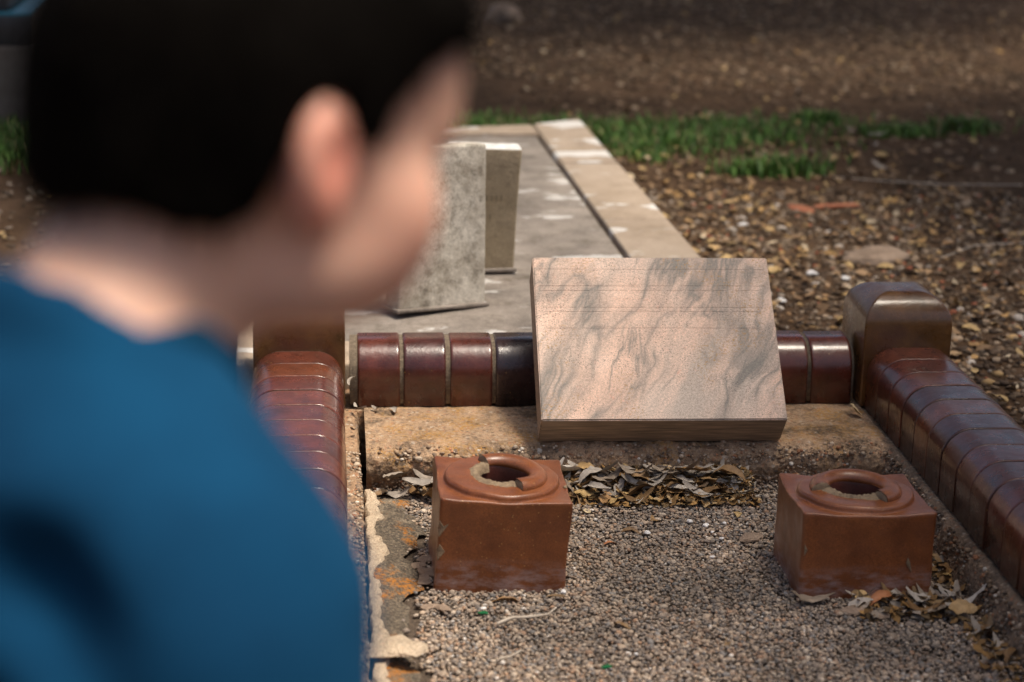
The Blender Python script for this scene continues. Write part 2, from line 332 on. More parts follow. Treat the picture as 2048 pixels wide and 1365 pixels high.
# ------------------------------------------------------------------ gravel inside the plot
tag(obj('gravel_bed', mesh('gravel_bed', [(.03, 1.75, PZ-.006), (1.02, 1.75, PZ-.006), (1.02, 3.36, PZ-.006), (.03, 3.36, PZ-.006)], [(0, 1, 2, 3)], M_GRIT)), kind='structure')
def gravel():
    pit = .0050; xs = np.arange(.06, 1.012, pit); ys = np.arange(2.3, 3.34, pit)
    X, Y = np.meshgrid(xs, ys); X = X.ravel()+rng.uniform(-.5, .5, X.size)*pit; Y = Y.ravel()+rng.uniform(-.5, .5, Y.size)*pit
    edge = .135+.02*vnoise(np.stack([Y*9, 0*Y, 0*Y], -1))+.012*vnoise(np.stack([Y*40, 0*Y, 0*Y], -1))
    edge = np.where(Y > 3.15, edge-.04, edge)
    keep = (X > edge) | (rng.random(X.size) < .05); X, Y = X[keep], Y[keep]; n = len(X)
    r = rng.lognormal(math.log(.0026), .34, n).clip(.0017, .0062)
    Z = PZ+.004*fbm(np.stack([X, Y, 0*X], -1)*9, 3)+rng.uniform(-.002, .0028, n)
    pc = 1.14*palette(n, [(.25, .195, .15), (.38, .29, .21), (.17, .135, .11), (.31, .21, .14), (.46, .38, .30), (.2, .185, .175), (.36, .21, .12), (.62, .58, .54)], [24, 20, 14, 12, 11, 10, 3, .8])
    pc = np.clip(pc*(1.0+.38*fbm(np.stack([X, Y, 0*X], -1)*6+2, 3))[:, None]*np.array([1.03, 1, .96])*.74+.05, .02, .9)
    # extra coarse stock near the front too, sparser
    X2 = rng.uniform(.15, 1.0, 5000); Y2 = rng.uniform(1.8, 2.32, 5000); n2 = 5000
    P = np.concatenate([np.stack([X, Y, Z], 1), np.stack([X2, Y2, PZ+rng.uniform(-.002, .003, n2)], 1)])
    r = np.concatenate([r, rng.uniform(.003, .006, n2)]); pc = np.concatenate([pc, palette(n2, [(.27, .2, .14), (.42, .32, .23), (.2, .15, .1)], [1, 1, 1])])
    tag(obj('gravel', pebbles('gravel', P, r, pc, .75)), 'fine tan and grey gravel filling the grave plot', 'gravel', kind='stuff')
gravel()

# ------------------------------------------------------------------ concrete slab under the marble tablet, footings, broken patch
def rough_extrude(name, sec, x0, x1, step, mat, amp, seed=0, axis='x', ampz=None):
    """sec: list of (s, z) points; swept along axis; displaced by noise"""
    pts = [sec[0]]
    for a, b_ in zip(sec[:-1], sec[1:]):
        d = math.dist(a, b_); k = max(1, int(d/step))
        pts += [(a[0]+(b_[0]-a[0])*t/k, a[1]+(b_[1]-a[1])*t/k) for t in range(1, k+1)]
    xs = np.linspace(x0, x1, int((x1-x0)/step)+2); S = np.array(pts)
    X, s = np.meshgrid(xs, S[:, 0], indexing='ij'); _, z = np.meshgrid(xs, S[:, 1], indexing='ij')
    V = np.stack([X, s, z], -1) if axis == 'x' else np.stack([s, X, z], -1)
    # section normal
    T = np.gradient(S, axis=0); N = np.stack([-T[:, 1], T[:, 0]], 1); N /= np.linalg.norm(N, axis=1)[:, None]+1e-9
    wgt = np.array([amp(p) for p in pts])
    D = (fbm(V*28+seed, 4)+.6*fbm(V*95+seed, 3))*wgt[None, :]
    V = V.copy(); k = 1 if axis == 'x' else 0
    V[..., k] += D*N[None, :, 0]; V[..., 2] += D*N[None, :, 1]
    nx, ns = V.shape[:2]; i, j = np.meshgrid(np.arange(nx-1), np.arange(ns-1), indexing='ij'); a = (i*ns+j).ravel()
    F = np.stack([a, a+ns, a+ns+1, a+1], 1)
    if axis == 'y': F = F[:, ::-1]
    return np_mesh(name, V.reshape(-1, 3), F[:, ::-1], mat)
AGG = ([(.36, .25, .16), (.27, .19, .13), (.4, .19, .1), (.5, .4, .3), (.17, .13, .1), (.62, .56, .48)], [9, 8, 2.5, 5, 4, 1])
slab = empty('concrete_slab', (.53, 3.45, -.09))
def child(o, par, ):
    o.parent = par; o.matrix_parent_inverse = Matrix.Translation(-Vector(par.location)) if par.rotation_euler.to_quaternion().angle < 1e-9 else par.matrix_basis.inverted(); return o
me = rough_extrude('slab_body', [(3.62, 0.), (3.36, -.001), (3.338, -.006), (3.326, -.016), (3.322, -.035), (3.33, -.06), (3.335, -.1)], .062, 1.012, .0055, M_SLAB,
                   lambda p: .0012 if p[0] > 3.37 and p[1] > -.002 else .0065, 1)
slab_b = child(obj('slab_body', me), slab)
n = 2000; X = rng.uniform(.07, 1.005, n); Zr = rng.uniform(-.075, .003, n)
Y = np.where(Zr > -.012, rng.uniform(3.322, 3.352, n), 3.326-.002*np.sin(Zr*60)); Zr = np.where(Zr > -.012, -.0015-(np.clip(3.35-Y, 0, 1)*.45), Zr)
tag(obj('aggregate', pebbles('aggregate', np.stack([X, Y, Zr], 1), rng.lognormal(math.log(.0028), .35, n).clip(.0015, .007), palette(n, *AGG), .8)), kind='stuff').parent = slab_b
tag(slab, 'rough pinkish exposed-aggregate concrete slab under the tilted marble tablet', 'slab')

fl = empty('concrete_footing', (.0, 2.6, -.12))
fl_b = child(obj('footing_body', rough_extrude('footing_l', [(-.16, -.12), (-.16, -.003), (.038, -.004), (.048, -.008), (.051, -.02), (.052, -.12)], 1.6, 3.62, .008, M_STRIP, lambda p: .0035 if p[0] > .03 else .001, 5, 'y')), fl)
n = 1500; tag(obj('aggregate', pebbles('aggregate', np.stack([rng.uniform(.024, .051, n), rng.uniform(2.2, 3.34, n), -.006+rng.uniform(-.002, .002, n)], 1), rng.lognormal(math.log(.0026), .3, n).clip(.0015, .006), palette(n, *AGG), .7)), kind='stuff').parent = fl_b
tag(fl, 'crumbling tan concrete footing strip beside the orange-stained broken concrete', 'footing')
fr = empty('concrete_footing', (1.1, 2.6, -.12))
fr_b = child(obj('footing_body', rough_extrude('footing_r', [(.985, -.12), (.992, -.06), (1.003, -.012), (1.012, -.004), (1.2, -.004), (1.2, -.12)], 1.6, 3.62, .008, M_FOOTR, lambda p: .004 if p[0] < 1.015 else .001, 9, 'y')), fr)
n = 1500; t = rng.random(n); tag(obj('aggregate', pebbles('aggregate', np.stack([.99+.014*t, rng.uniform(2.2, 3.34, n), -.075+.07*t], 1), rng.lognormal(math.log(.003), .3, n).clip(.0015, .006), palette(n, *AGG)*.75, .8)), kind='stuff').parent = fr_b
tag(fr, 'dark concrete footing sloping below bricks beside a leaf-ringed flower holder', 'footing')
rear_f = obj('footing_body', bevel_box('footing_rear', 1.36, .17, .116, M_STRIP, .004), None, (.52, 3.655, -.12)); rear_f.name = 'concrete_footing'
tag(rear_f, 'concrete footing beneath the row of bricks behind the marble tablet', 'footing')

def patch():
    # stained concrete sheet along the strip, broken off irregularly towards the gravel, with a paler flaking rim by the crack
    ys = np.linspace(2.25, 3.27, 190); edge = .118+.022*vnoise(np.stack([ys*9, 0*ys, 0*ys], -1))+.014*vnoise(np.stack([ys*40, 0*ys, 0*ys], -1))
    edge = np.where(ys > 3.1, edge+.02, edge)
    us = np.linspace(0, 1, 26); V = []
    for y, e in zip(ys, edge):
        x0 = .060+.003*vnoise(np.array([[y*60, 3, 1]]))[0]
        for u in us: V.append((x0+(e-x0)*u, y, 0))
    V = np.array(V); D = fbm(V*30+4, 4); U = np.tile(us, len(ys))
    V[:, 2] = PZ+.014-.012*U**2+.0022*D
    rim = np.clip(1-U/.07, 0, 1); V[:, 2] -= rim**2*.012
    nx, ns = len(ys), len(us); i, j = np.meshgrid(np.arange(nx-1), np.arange(ns-1), indexing='ij'); a = (i*ns+j).ravel()
    o = obj('stained_concrete_patch', np_mesh('patch', V, np.stack([a, a+1, a+ns+1, a+ns], 1), M_PATCH)); o.name = 'broken_concrete'
    tag(o, 'broken concrete sheet stained black and orange at the gravel edge', 'concrete')
    # flaking pale rim
    V = []; wid = .02+.011*vnoise(np.stack([ys*11, 0*ys+5, 0*ys], -1))+.006*vnoise(np.stack([ys*60, 0*ys+5, 0*ys], -1))
    us = np.linspace(0, 1, 10)
    for y, wd in zip(ys, wid):
        x0 = .0575+.003*vnoise(np.array([[y*60, 3, 1]]))[0]
        for u in us: V.append((x0+max(.006, wd)*u, y, 0))
    V = np.array(V); U = np.tile(us, len(ys)); D = fbm(V*60+8, 3)
    V[:, 2] = PZ+.0195+.0016*D-np.clip((U-.88)/.12, 0, 1)*.008-np.clip(1-U/.12, 0, 1)**2*.02
    ns = len(us); i, j = np.meshgrid(np.arange(nx-1), np.arange(ns-1), indexing='ij'); a = (i*ns+j).ravel()
    q = obj('flaking_rim', np_mesh('flaking_rim', V, np.stack([a, a+1, a+ns+1, a+ns], 1), M_CEM), o); q['label'] = 'pale flaking cement rim along the crack'
patch()

# ------------------------------------------------------------------ brick kerb
def extrude_brick(name, prof, length, mat, bev=.0025):
    """prof: closed polygon in (a,z); extruded along +-length/2 ; rounded arrises at the ends"""
    P = np.array(prof); c = P.mean(0); n = len(P); rings = []
    for l, ins in ((-length/2, bev), (-length/2+bev*.35, bev*.35), (-length/2+bev, 0), (-length/2+bev*2, 0), (length/2-bev*2, 0), (length/2-bev, 0), (length/2-bev*.35, bev*.35), (length/2, bev)):
        d = P-c; L = np.linalg.norm(d, axis=1)[:, None]; rings.append((l, P-d/L*ins))
    V = [(p[0], l, p[1]) for l, q in rings for p in q]; F = []
    for k in range(len(rings)-1):
        for i in range(n): F.append((k*n+i, k*n+(i+1) % n, (k+1)*n+(i+1) % n, (k+1)*n+i))
    F.append(tuple(range(n-1, -1, -1))); F.append(tuple(range((len(rings)-1)*n, len(rings)*n)))
    me = mesh(name, V, F, mat)
    for p in me.polygons:
        if len(p.vertices) > 4: p.use_smooth = False
    return me
def arc(cx, cz, r, a0, a1, k): return [(cx+r*math.cos(R(a0+(a1-a0)*t/k)), cz+r*math.sin(R(a0+(a1-a0)*t/k))) for t in range(k+1)]
BH, BW = .120, .168
prof2 = [(-BW/2, .002)]+arc(-BW/2+.052, BH-.052, .052, 180, 90, 9)+arc(BW/2-.052, BH-.052, .052, 90, 0, 9)+[(BW/2, .002)]
prof1 = [(-.048, .002)]+arc(-.048+.056, BH-.056, .056, 180, 90, 10)+[(.045, BH), (.048, BH-.004), (.048, .002)]
me_side = extrude_brick('side_brick', prof2, .0772, M_BRICK, .0020)
me_rear = extrude_brick('rear_brick', prof1, .0790, M_BRICK, .003)
me_reard = extrude_brick('rear_brick_dark', prof1, .0790, M_BRICKD, .003)
kerb = empty('brick_kerb', (.52, 2.7, 0))
tag(kerb, 'low brown glazed bullnose brick kerb framing the gravel plot', 'kerb')
def put(me, name, x, y, z=0, rz=0, j=.0012):
    o = obj(name, me, kerb); o.location = (x-kerb.location.x+random.uniform(-j, j), y-kerb.location.y, z+random.uniform(-j, j*.6))
    o.rotation_euler = (random.uniform(-.006, .006), random.uniform(-.006, .006), rz+random.uniform(-.006, .006)); return o
# side rows
for X in (-.0595, 1.1025):
    y = 3.552-.0388
    for k in range(22):
        put(me_side, 'brick', X, y); y -= .0803+random.uniform(-.0006, .0006)
# rear row: seen from the left corner block: joints at .052, .139, .225 ...
xr = [.0495+.0862*k for k in range(11)]; xs_ = .0495
for k in range(11):
    x = .0905+.0866*k
    if x > .985: break
    put(me_reard if k in (3,) else me_rear, 'brick', x, 3.623, rz=R(90) if False else 0).rotation_euler.z += R(90)
# front row closes the plot
for k in range(11):
    x = .0905+.0866*k
    put(me_rear, 'brick', x, 1.70).rotation_euler.z += R(90)
def sweep(name, prof, ins, l0, l1, mat, along, off):
    P = np.array(prof); c = P.mean(0); d = P-c; P = P-d/np.linalg.norm(d, axis=1)[:, None]*ins; n = len(P)
    V = [((off+p[0], l, p[1]) if along == 'y' else (l, off+p[0], p[1])) for l in (l0, l1) for p in P]
    F = [(i, (i+1) % n, n+(i+1) % n, n+i) for i in range(n)]+[tuple(range(n)), tuple(range(2*n-1, n-1, -1))]
    return child(obj('mortar', mesh(name, V, F, mat)), kerb)
sweep('mortar_l', prof2, .0028, 1.75, 3.56, M_JOINT, 'y', -.0595)
sweep('mortar_r', prof2, .0028, 1.75, 3.56, M_JOINT, 'y', 1.1025)
sweep('mortar_rear', prof1, .0045, .036, 1.0, M_MORT, 'x', 3.623)
sweep('mortar_front', prof1, .0045, .03, 1.02, M_MORT, 'x', 1.70)
def corner_block():
    hw, H, r = .085, .217, .056; rings = [(hw-.002, .002), (hw, .01)]
    for t in range(0, 11):
        a = R(90*t/10); rings.append((hw-r*(1-math.cos(a)), H-r+r*math.sin(a)))
    rings.append((.005, H+.0008)); V = []; m = 6; NS = 4*(m+1)
    for h_, z in rings:
        ring = []; cr = min(.004, h_*.3)
        for q, (sx, sy) in enumerate(((1, 1), (-1, 1), (-1, -1), (1, -1))):
            ring.append([(sx*(h_-cr), sy*(h_-cr), z, q)])
        for q in range(4):
            sx, sy = ((1, 1), (-1, 1), (-1, -1), (1, -1))[q]
            for s in range(m+1):
                a = R(90*q+90*s/m); V.append((sx*(h_-cr)+cr*math.cos(a), sy*(h_-cr)+cr*math.sin(a), z))
    F = []
    for k in range(len(rings)-1):
        for i in range(NS): F.append((k*NS+i, k*NS+(i+1) % NS, (k+1)*NS+(i+1) % NS, (k+1)*NS+i))
    F.append(tuple(range((len(rings)-1)*NS, len(rings)*NS)))
    return mesh('corner_block', V, F, M_POST)
me_post = corner_block()
for x, y in ((-.058, 3.64), (1.094, 3.638), (-.058, 1.70), (1.1, 1.70)):
    o = put(me_post, 'corner_block', x, y, j=.0); o.rotation_euler = (0, 0, R(random.uniform(-.5, .5)))

# ------------------------------------------------------------------ pink marble tablet leaning back on its mortar wedge
TW, TH, TT = .44, .3483, .0791
tab = empty('marble_tablet')
al = R(48.13); rz = -.015
ux = Vector((math.cos(rz), math.sin(rz), 0)); nn = Vector((math.sin(rz)*math.cos(al), -math.cos(rz)*math.cos(al), math.sin(al))); uu = nn.cross(ux)
o0 = Vector((.3707, 3.3643, .0015))
tab.matrix_world = Matrix(((ux.x, uu.x, nn.x, o0.x), (ux.y, uu.y, nn.y, o0.y), (ux.z, uu.z, nn.z, o0.z), (0, 0, 0, 1)))
def tablet():
    bm = bmesh.new(); bmesh.ops.create_cube(bm, size=1)
    for v in bm.verts: v.co = Vector(((v.co.x+.5)*TW, (v.co.y+.5)*TH, (v.co.z+.5)*TT))
    bmesh.ops.bevel(bm, geom=bm.edges[:], offset=.0022, segments=2, affect='EDGES')
    me = bpy.data.meshes.new('tablet'); bm.to_mesh(me); bm.free(); me.materials.append(M_MARB); me.materials.append(M_MARBE)
    for p in me.polygons: p.material_index = 0 if p.normal.z > .2 else 1
    return me
obj('slab', tablet(), tab)
def strokes():
    # worn ruled lines and remnants of cut letters, three lines
    V, F = [], []
    def quad(a, b_, wd, z=.0005):
        a, b_ = np.array(a), np.array(b_); d = (b_-a)/np.linalg.norm(b_-a); nrm = np.array([-d[1], d[0]])*wd/2; k = len(V)
        for p, zz in ((a-nrm, -.0004), (a, z), (a+nrm, -.0004), (b_-nrm, -.0004), (b_, z), (b_+nrm, -.0004)): V.append((p[0], p[1], TT+zz))
        F.extend([(k, k+3, k+4, k+1), (k+1, k+4, k+5, k+2)])
    rs = random.Random(5)
    rows = [(.318, .288, .016, .42), (.271, .241, .02, .41), (.225, .196, .024, .40)]
    shapes = ['I', 'N', 'T', 'U', 'V', 'A', 'D', 'L', 'H', 'E']
    for top, bot, x0, x1 in rows:
        for yy in (top+.0035, bot-.0035):
            x = x0-.006
            while x < x1+.008:
                l = rs.uniform(.03, .12); quad((x, yy+rs.uniform(-.0003, .0003)), (min(x+l, x1+.01), yy+rs.uniform(-.0003, .0003)), .0017); x += l+rs.uniform(0, .015)
        x = x0; h = top-bot
        while x < x1-.012:
            wd = rs.uniform(.010, .018); s = rs.choice(shapes)
            seg = {'I': [((.5, 0), (.5, 1))], 'N': [((0, 0), (0, 1)), ((0, 1), (1, 0)), ((1, 0), (1, 1))], 'T': [((.5, 0), (.5, 1)), ((0, 1), (1, 1))],
                   'U': [((0, 1), (0, .25)), ((0, .25), (.5, 0)), ((.5, 0), (1, .25)), ((1, .25), (1, 1))], 'V': [((0, 1), (.5, 0)), ((.5, 0), (1, 1))],
                   'A': [((0, 0), (.5, 1)), ((.5, 1), (1, 0))], 'D': [((0, 0), (0, 1)), ((0, 1), (.8, .75)), ((.8, .75), (.8, .25)), ((.8, .25), (0, 0))],
                   'L': [((0, 1), (0, 0)), ((0, 0), (1, 0))], 'H': [((0, 0), (0, 1)), ((1, 0), (1, 1)), ((0, .5), (1, .5))], 'E': [((0, 0), (0, 1)), ((0, 1), (1, 1)), ((0, .5), (.8, .5)), ((0, 0), (1, 0))]}[s]
            for a, b_ in seg:
                if rs.random() < .52: continue           # weathered away
                quad((x+a[0]*wd, bot+a[1]*h), (x+b_[0]*wd, bot+b_[1]*h), .0019, .0004)
            x += wd+rs.uniform(.005, .009) if rs.random() > .12 else wd+.02
    return mesh('inscription', V, F, M_MARB, False)
ins = obj('inscription', strokes(), tab); ins['label'] = 'worn illegible lettering between ruled lines'
tag(tab, 'thick pink and grey veined marble tablet tilted back, lettering worn away', 'tablet')
# mortar wedge behind it
V = [(.40, 3.43, .0), (.79, 3.43, .0), (.40, 3.572, .0), (.79, 3.572, .0), (.40, 3.572, .178), (.79, 3.566, .178), (.40, 3.43, .05), (.79, 3.43, .05)]
o = obj('mortar_wedge', mesh('mortar_wedge', V, [(0, 2, 3, 1), (0, 1, 7, 6), (6, 7, 5, 4), (2, 4, 5, 3), (0, 6, 4, 2), (1, 3, 5, 7)], M_MORT, False))
tag(o, 'rough mortar wedge propping the back of the marble tablet', 'mortar')

# ------------------------------------------------------------------ terracotta flower holders
def holder(name, loc, rot, w, d, h, brk, label, seed):
    root = empty(name, loc, rot); rg = np.random.default_rng(seed)
    N = 24; m = 4*N
    sq = []          # unit square perimeter, corners slightly rounded
    for q in range(4):
        for k in range(N):
            t = math.sin(math.pi/2*(-1+2*k/N)); p = [(1, t), (-t, 1), (-1, -t), (t, -1)][q]; sq.append(p)
    sq = np.array(sq, float); ang = np.arctan2(sq[:, 1], sq[:, 0]); ci = np.stack([np.cos(ang), np.sin(ang)], 1)
    L = np.linalg.norm(sq, axis=1)[:, None]; crn = np.clip(L-1.385, 0, 1); sq = sq*(1-crn*.6)
    hw, hd = w/2, d/2; S = np.array([hw, hd])
    sag = lambda z, k: np.stack([sq[:, 0]*hw, sq[:, 1]*hd, z+k*((L[:, 0]-1)/.414)], 1)   # corners pulled up by firing
    rings = []
    for z in (0., .02, .05, .08, .11, h-.02, h-.007, h-.0045):
        s = 1-.007*math.sin(math.pi*min(1, z/h))+.012*(1-z/h)*0; rings.append(sag(z, 0)*np.array([s, s, 1]))
    for dz_, in_ in ((-.0028, .9985), (-.0014, .994), (-.0006, .986), (-.0004, .972), (-.0004, .95)):
        s2 = sag(h+dz_, .004*in_); s2[:, :2] *= in_; rings.append(s2)
    dr, hr = .0915, .041
    def circ(r, z): return np.stack([ci[:, 0]*r, ci[:, 1]*r, np.full(m, z)], 1)
    mid = (sag(h, .002)*np.array([.9, .9, 1])+circ(dr+.006, h))/2; rings.append(mid)
    rings.append(circ(dr+.002, h-.0005))
    rings.append(circ(dr+.0006, h+.0008))
    for a in range(0, 7):
        t = R(90*a/6); rings.append(circ(dr-.0055*(1-math.cos(t)), h+.003+.0075*math.sin(t)))
    rings += [circ(.075, h+.0100), circ(.06, h+.0105), circ(hr+.008, h+.0105), circ(hr+.001, h+.0098)]
    nb = len(rings)
    V = np.concatenate(rings); V += (fbm(V*22+seed, 2)*.0016)[:, None]*np.array([1, 1, .6])
    F = [(k*m+i, k*m+(i+1) % m, (k+1)*m+(i+1) % m, (k+1)*m+i) for k in range(nb-1) for i in range(m)]
    body = obj('body', mesh('body', V, F, M_TERRA), root)
    # glazed socket
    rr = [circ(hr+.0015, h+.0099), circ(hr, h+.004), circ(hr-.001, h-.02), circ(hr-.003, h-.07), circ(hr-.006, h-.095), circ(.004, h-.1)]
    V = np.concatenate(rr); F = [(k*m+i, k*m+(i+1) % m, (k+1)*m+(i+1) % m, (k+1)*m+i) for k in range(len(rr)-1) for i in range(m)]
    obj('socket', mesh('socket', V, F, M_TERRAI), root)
    # rolled rim, partly broken off between angles brk
    a0, a1 = brk; k = 40; pr = 12; V, F = [], []
    for i in range(k+1):
        a = R(a1+(360-(a1-a0))*i/k); end = min(i, k-i)
        for j in range(pr):
            t = 2*math.pi*j/pr; rad = .0160*(1+.05*math.sin(3*a+seed)); jag = (rg.uniform(-.002, .002) if end == 0 else 0)
            rr_ =   .0570+rad*math.cos(t); z = h+.0105+rad*.78*math.sin(t)+.0012*math.sin(a*2+seed)
            V.append((rr_*math.cos(a)-math.sin(a)*jag, rr_*math.sin(a)+math.cos(a)*jag, z))
    for i in range(k):
        for j in range(pr): F.append((i*pr+j, i*pr+(j+1) % pr, (i+1)*pr+(j+1) % pr, (i+1)*pr+j))
    obj('rim', mesh('rim', V, [f[::-1] for f in F], M_TERRA), root)
    # raw clay: stump ends and the broken seam
    V, F = [], []
    for i, sgn in ((0, -1), (k, 1)):
        a = R(a1+(360-(a1-a0))*i/k); base = len(V); tx = np.array([-math.sin(a), math.cos(a)])*sgn
        for ring, (sc_, off) in enumerate(((1.0, .0), (.9, .0012), (.5, .0025), (.02, .002))):
            for j in range(pr):
                t = 2*math.pi*j/pr; rad = .0161*sc_*rg.uniform(.9, 1.02); rr_ =   .0570+rad*math.cos(t); z = h+.0105+rad*.78*math.sin(t); o_ = off*rg.uniform(.2, .9)
                V.append((rr_*math.cos(a)+tx[0]*o_, rr_*math.sin(a)+tx[1]*o_, z))
        for q in range(3):
            for j in range(pr): F.append((base+q*pr+j, base+q*pr+(j+1) % pr, base+(q+1)*pr+(j+1) % pr, base+(q+1)*pr+j))
    base = len(V); kk = 36
    for i in range(kk+1):
        a = R(a0+(a1-a0)*i/kk); sw = .5+.5*abs(math.cos(math.pi*i/kk))**2
        for (r_, z) in ((hr-.004-rg.uniform(0, .002), h+.001), (hr-.001, h+.0115+.004*sw*rg.uniform(.3, 1.2)), (hr+.006+rg.uniform(-.002, .002), h+.0125+.004*sw*rg.uniform(.3, 1.2)), (hr+.013*sw+.004*rg.uniform(0, 1), h+.0108), (hr+.016*sw+.006, h+.0085)):
            V.append((r_*math.cos(a), r_*math.sin(a), z))
    for i in range(kk):
        for j in range(4): F.append((base+i*5+j, base+i*5+j+1, base+(i+1)*5+j+1, base+(i+1)*5+j))
    br = obj('broken_edge', mesh('broken_edge', V, F, M_CLAY), root); br['label'] = 'raw tan clay where the rim has snapped off'
    tag(root, label, 'flower holder')
    return root
def chip(root, pts, nrm):
    c = Vector((sum(p[0] for p in pts)/len(pts), sum(p[1] for p in pts)/len(pts), sum(p[2] for p in pts)/len(pts))); n_ = Vector(nrm).normalized()
    V = [tuple(Vector(p)-n_*.002) for p in pts]+[tuple(Vector(p)+n_*.0006) for p in pts]+[tuple(c+n_*.0012)]; k = len(pts)
    F = [(i, (i+1) % k, k+(i+1) % k, k+i) for i in range(k)]+[(k+i, k+(i+1) % k, 2*k) for i in range(k)]
    obj('chip', mesh('chip', V, F, M_CLAY, False), root)['label'] = 'pale chip in the glaze'
vl = holder('flower_holder', (.2621, 2.9645, PZ-.004), (R(1.13), R(2.91), R(-.05)), .2063, .192, .152, (118, 292), 'square terracotta flower holder with most of its rim broken off, in front of tablet corner', 11)
vr = holder('flower_holder', (.8281, 2.9033, PZ-.004), (R(-1.74), R(.43), R(-.83)), .2104, .1968, .141, (186, 298), 'square terracotta flower holder ringed by dead leaves beside the brick row', 23)
fx, fy = -.1025, -.0945
chip(vl, [(fx+.001, fy-.001, .092), (fx+.016, fy-.0013, .115), (fx+.008, fy-.0013, .109), (fx+.001, fy-.001, .119), (fx-.0006, fy+.004, .105)], (-.5, -.9, 0))
chip(vl, [(fx+.001, fy-.001, .052), (fx+.012, fy-.0013, .068), (fx+.003, fy-.0013, .08), (fx-.0006, fy+.003, .07)], (-.5, -.9, 0))
chip(vl, [(.096, -.02, .1538), (.1025, -.012, .1535), (.1026, -.02, .1505), (.098, -.026, .1536)], (.4, 0, 1))
chip(vr, [(-.1, -.0984, .075), (-.0955, -.0985, .084), (-.1, -.0984, .095)], (-.3, -1, 0))
chip(vr, [(.062, -.0988, .062), (.071, -.0988, .048), (.068, -.0988, .064), (.064, -.0988, .072)], (0, -1, 0))

# ------------------------------------------------------------------ leaves
def leaf_mesh(name, L, Wd, curl, fold, bend, mat, twist=0., tip=1.):
    k = 8; V, F = [], []
    for i in range(k+1):
        t = i/k; wd = Wd*math.sin(math.pi*min(1, t**.85*.98+.01))**(.8*tip)*.5+.0006
        a = bend*(t-.5); x = L*(t-.5); y0 = bend*L*.5*(t-.5)**2*2; z = curl*L*((t-.5)**2)*2
        for j in (-1, 0, 1):
            tw = twist*(t-.5)
            yy, zz = j*wd, abs(j)*wd*fold
            V.append((x+random.gauss(0, .0008), y0+yy*math.cos(tw)-zz*math.sin(tw)+random.gauss(0, .0007), z+yy*math.sin(tw)+zz*math.cos(tw)+random.gauss(0, .0013)))
    for i in range(k):
        for j in range(2): F.append((i*3+j, (i+1)*3+j, (i+1)*3+j+1, i*3+j+1))
    nv = len(V); V += [(p[0], p[1], p[2]-.0006) for p in V]; F += [tuple(nv+q for q in reversed(f)) for f in F]
    return mesh(name, V, F, mat)
LV = {}
for key, mat in (('grey', M_LGREY), ('brown', M_LBRN), ('yellow', M_LYEL), ('orange', M_LORG)):
    LV[key] = [leaf_mesh('leaf', random.uniform(.045, .08) if key != 'yellow' else random.uniform(.028, .045), random.uniform(.012, .019) if key != 'yellow' else random.uniform(.018, .027), random.uniform(-.6, .6)*(.35 if key == 'yellow' else 1), random.uniform(-.9, .9)*(.4 if key == 'yellow' else 1), random.uniform(-.7, .7), mat, random.uniform(-1.2, 1.2)*(.3 if key == 'yellow' else 1), random.uniform(.55, 1.)) for _ in range(7)]
def put_leaf(key, x, y, z, rz=None, tilt=.35, s=1., label=None, group=None, mi=None, rx=None, ry=None):
    o = obj('fallen_leaf', LV[key][random.randrange(7) if mi is None else mi])
    o.location = (x, y, z); o.scale = (s, s, s)
    o.rotation_euler = (random.uniform(-tilt, tilt) if rx is None else rx, random.uniform(-tilt*.7, tilt*.7) if ry is None else ry, random.uniform(0, 6.283) if rz is None else rz)
    tag(o, label, 'leaf', group); return o
# heap against the slab between the two holders
for k in range(86):
    x = .33+.42*(random.random()*.96); d = random.random(); y = 3.31-.085*d*(.6+.4*math.sin((x-.33)/.42*3.1)); z = PZ+.007+.033*(1-d)**1.1+random.uniform(0, .006)
    key = random.choices(['grey', 'brown', 'yellow'], [7, 3, 1.] if d < .65 else [2, 5, 2])[0]
    put_leaf(key, x, y, z, random.gauss(0, .7)+(math.pi if random.random() < .5 else 0),   .38, random.uniform(.6, 1.35),
             {'grey': 'grey curled dead leaf heaped against the slab below the tablet', 'brown': 'brown crumpled dead leaf heaped against the slab below the tablet', 'yellow': 'yellowish dead leaf heaped against the slab below the tablet'}[key], 'leaves heaped against the slab')
for (x, y, rz, s, key, mi) in ((.46, 3.285, .15, 1.25, 'grey', 0), (.53, 3.27, -.5, 1.3, 'grey', 1), (.41, 3.288, .2, 1.2, 'grey', 2), (.64, 3.282, -.1, 1.2, 'brown', 3), (.70, 3.275, -.35, 1.15, 'brown', 0), (.36, 3.28, .6, 1.1, 'grey', 4)):
    put_leaf(key, x, y, PZ+.045, rz, .3, s, {'grey': 'grey curled dead leaf heaped against the slab below the tablet', 'brown': 'brown crumpled dead leaf heaped against the slab below the tablet'}[key], 'leaves heaped against the slab', mi)
# behind the left holder
for k in range(13):
    x = random.uniform(.08, .19); put_leaf(random.choice(['grey', 'grey', 'brown']), x, random.uniform(3.24, 3.31), PZ+.012+random.uniform(0, .02), None, .5, .95, 'dead leaf in the corner behind the flower holder with the broken rim', 'leaves in the corner by the cracked footing')
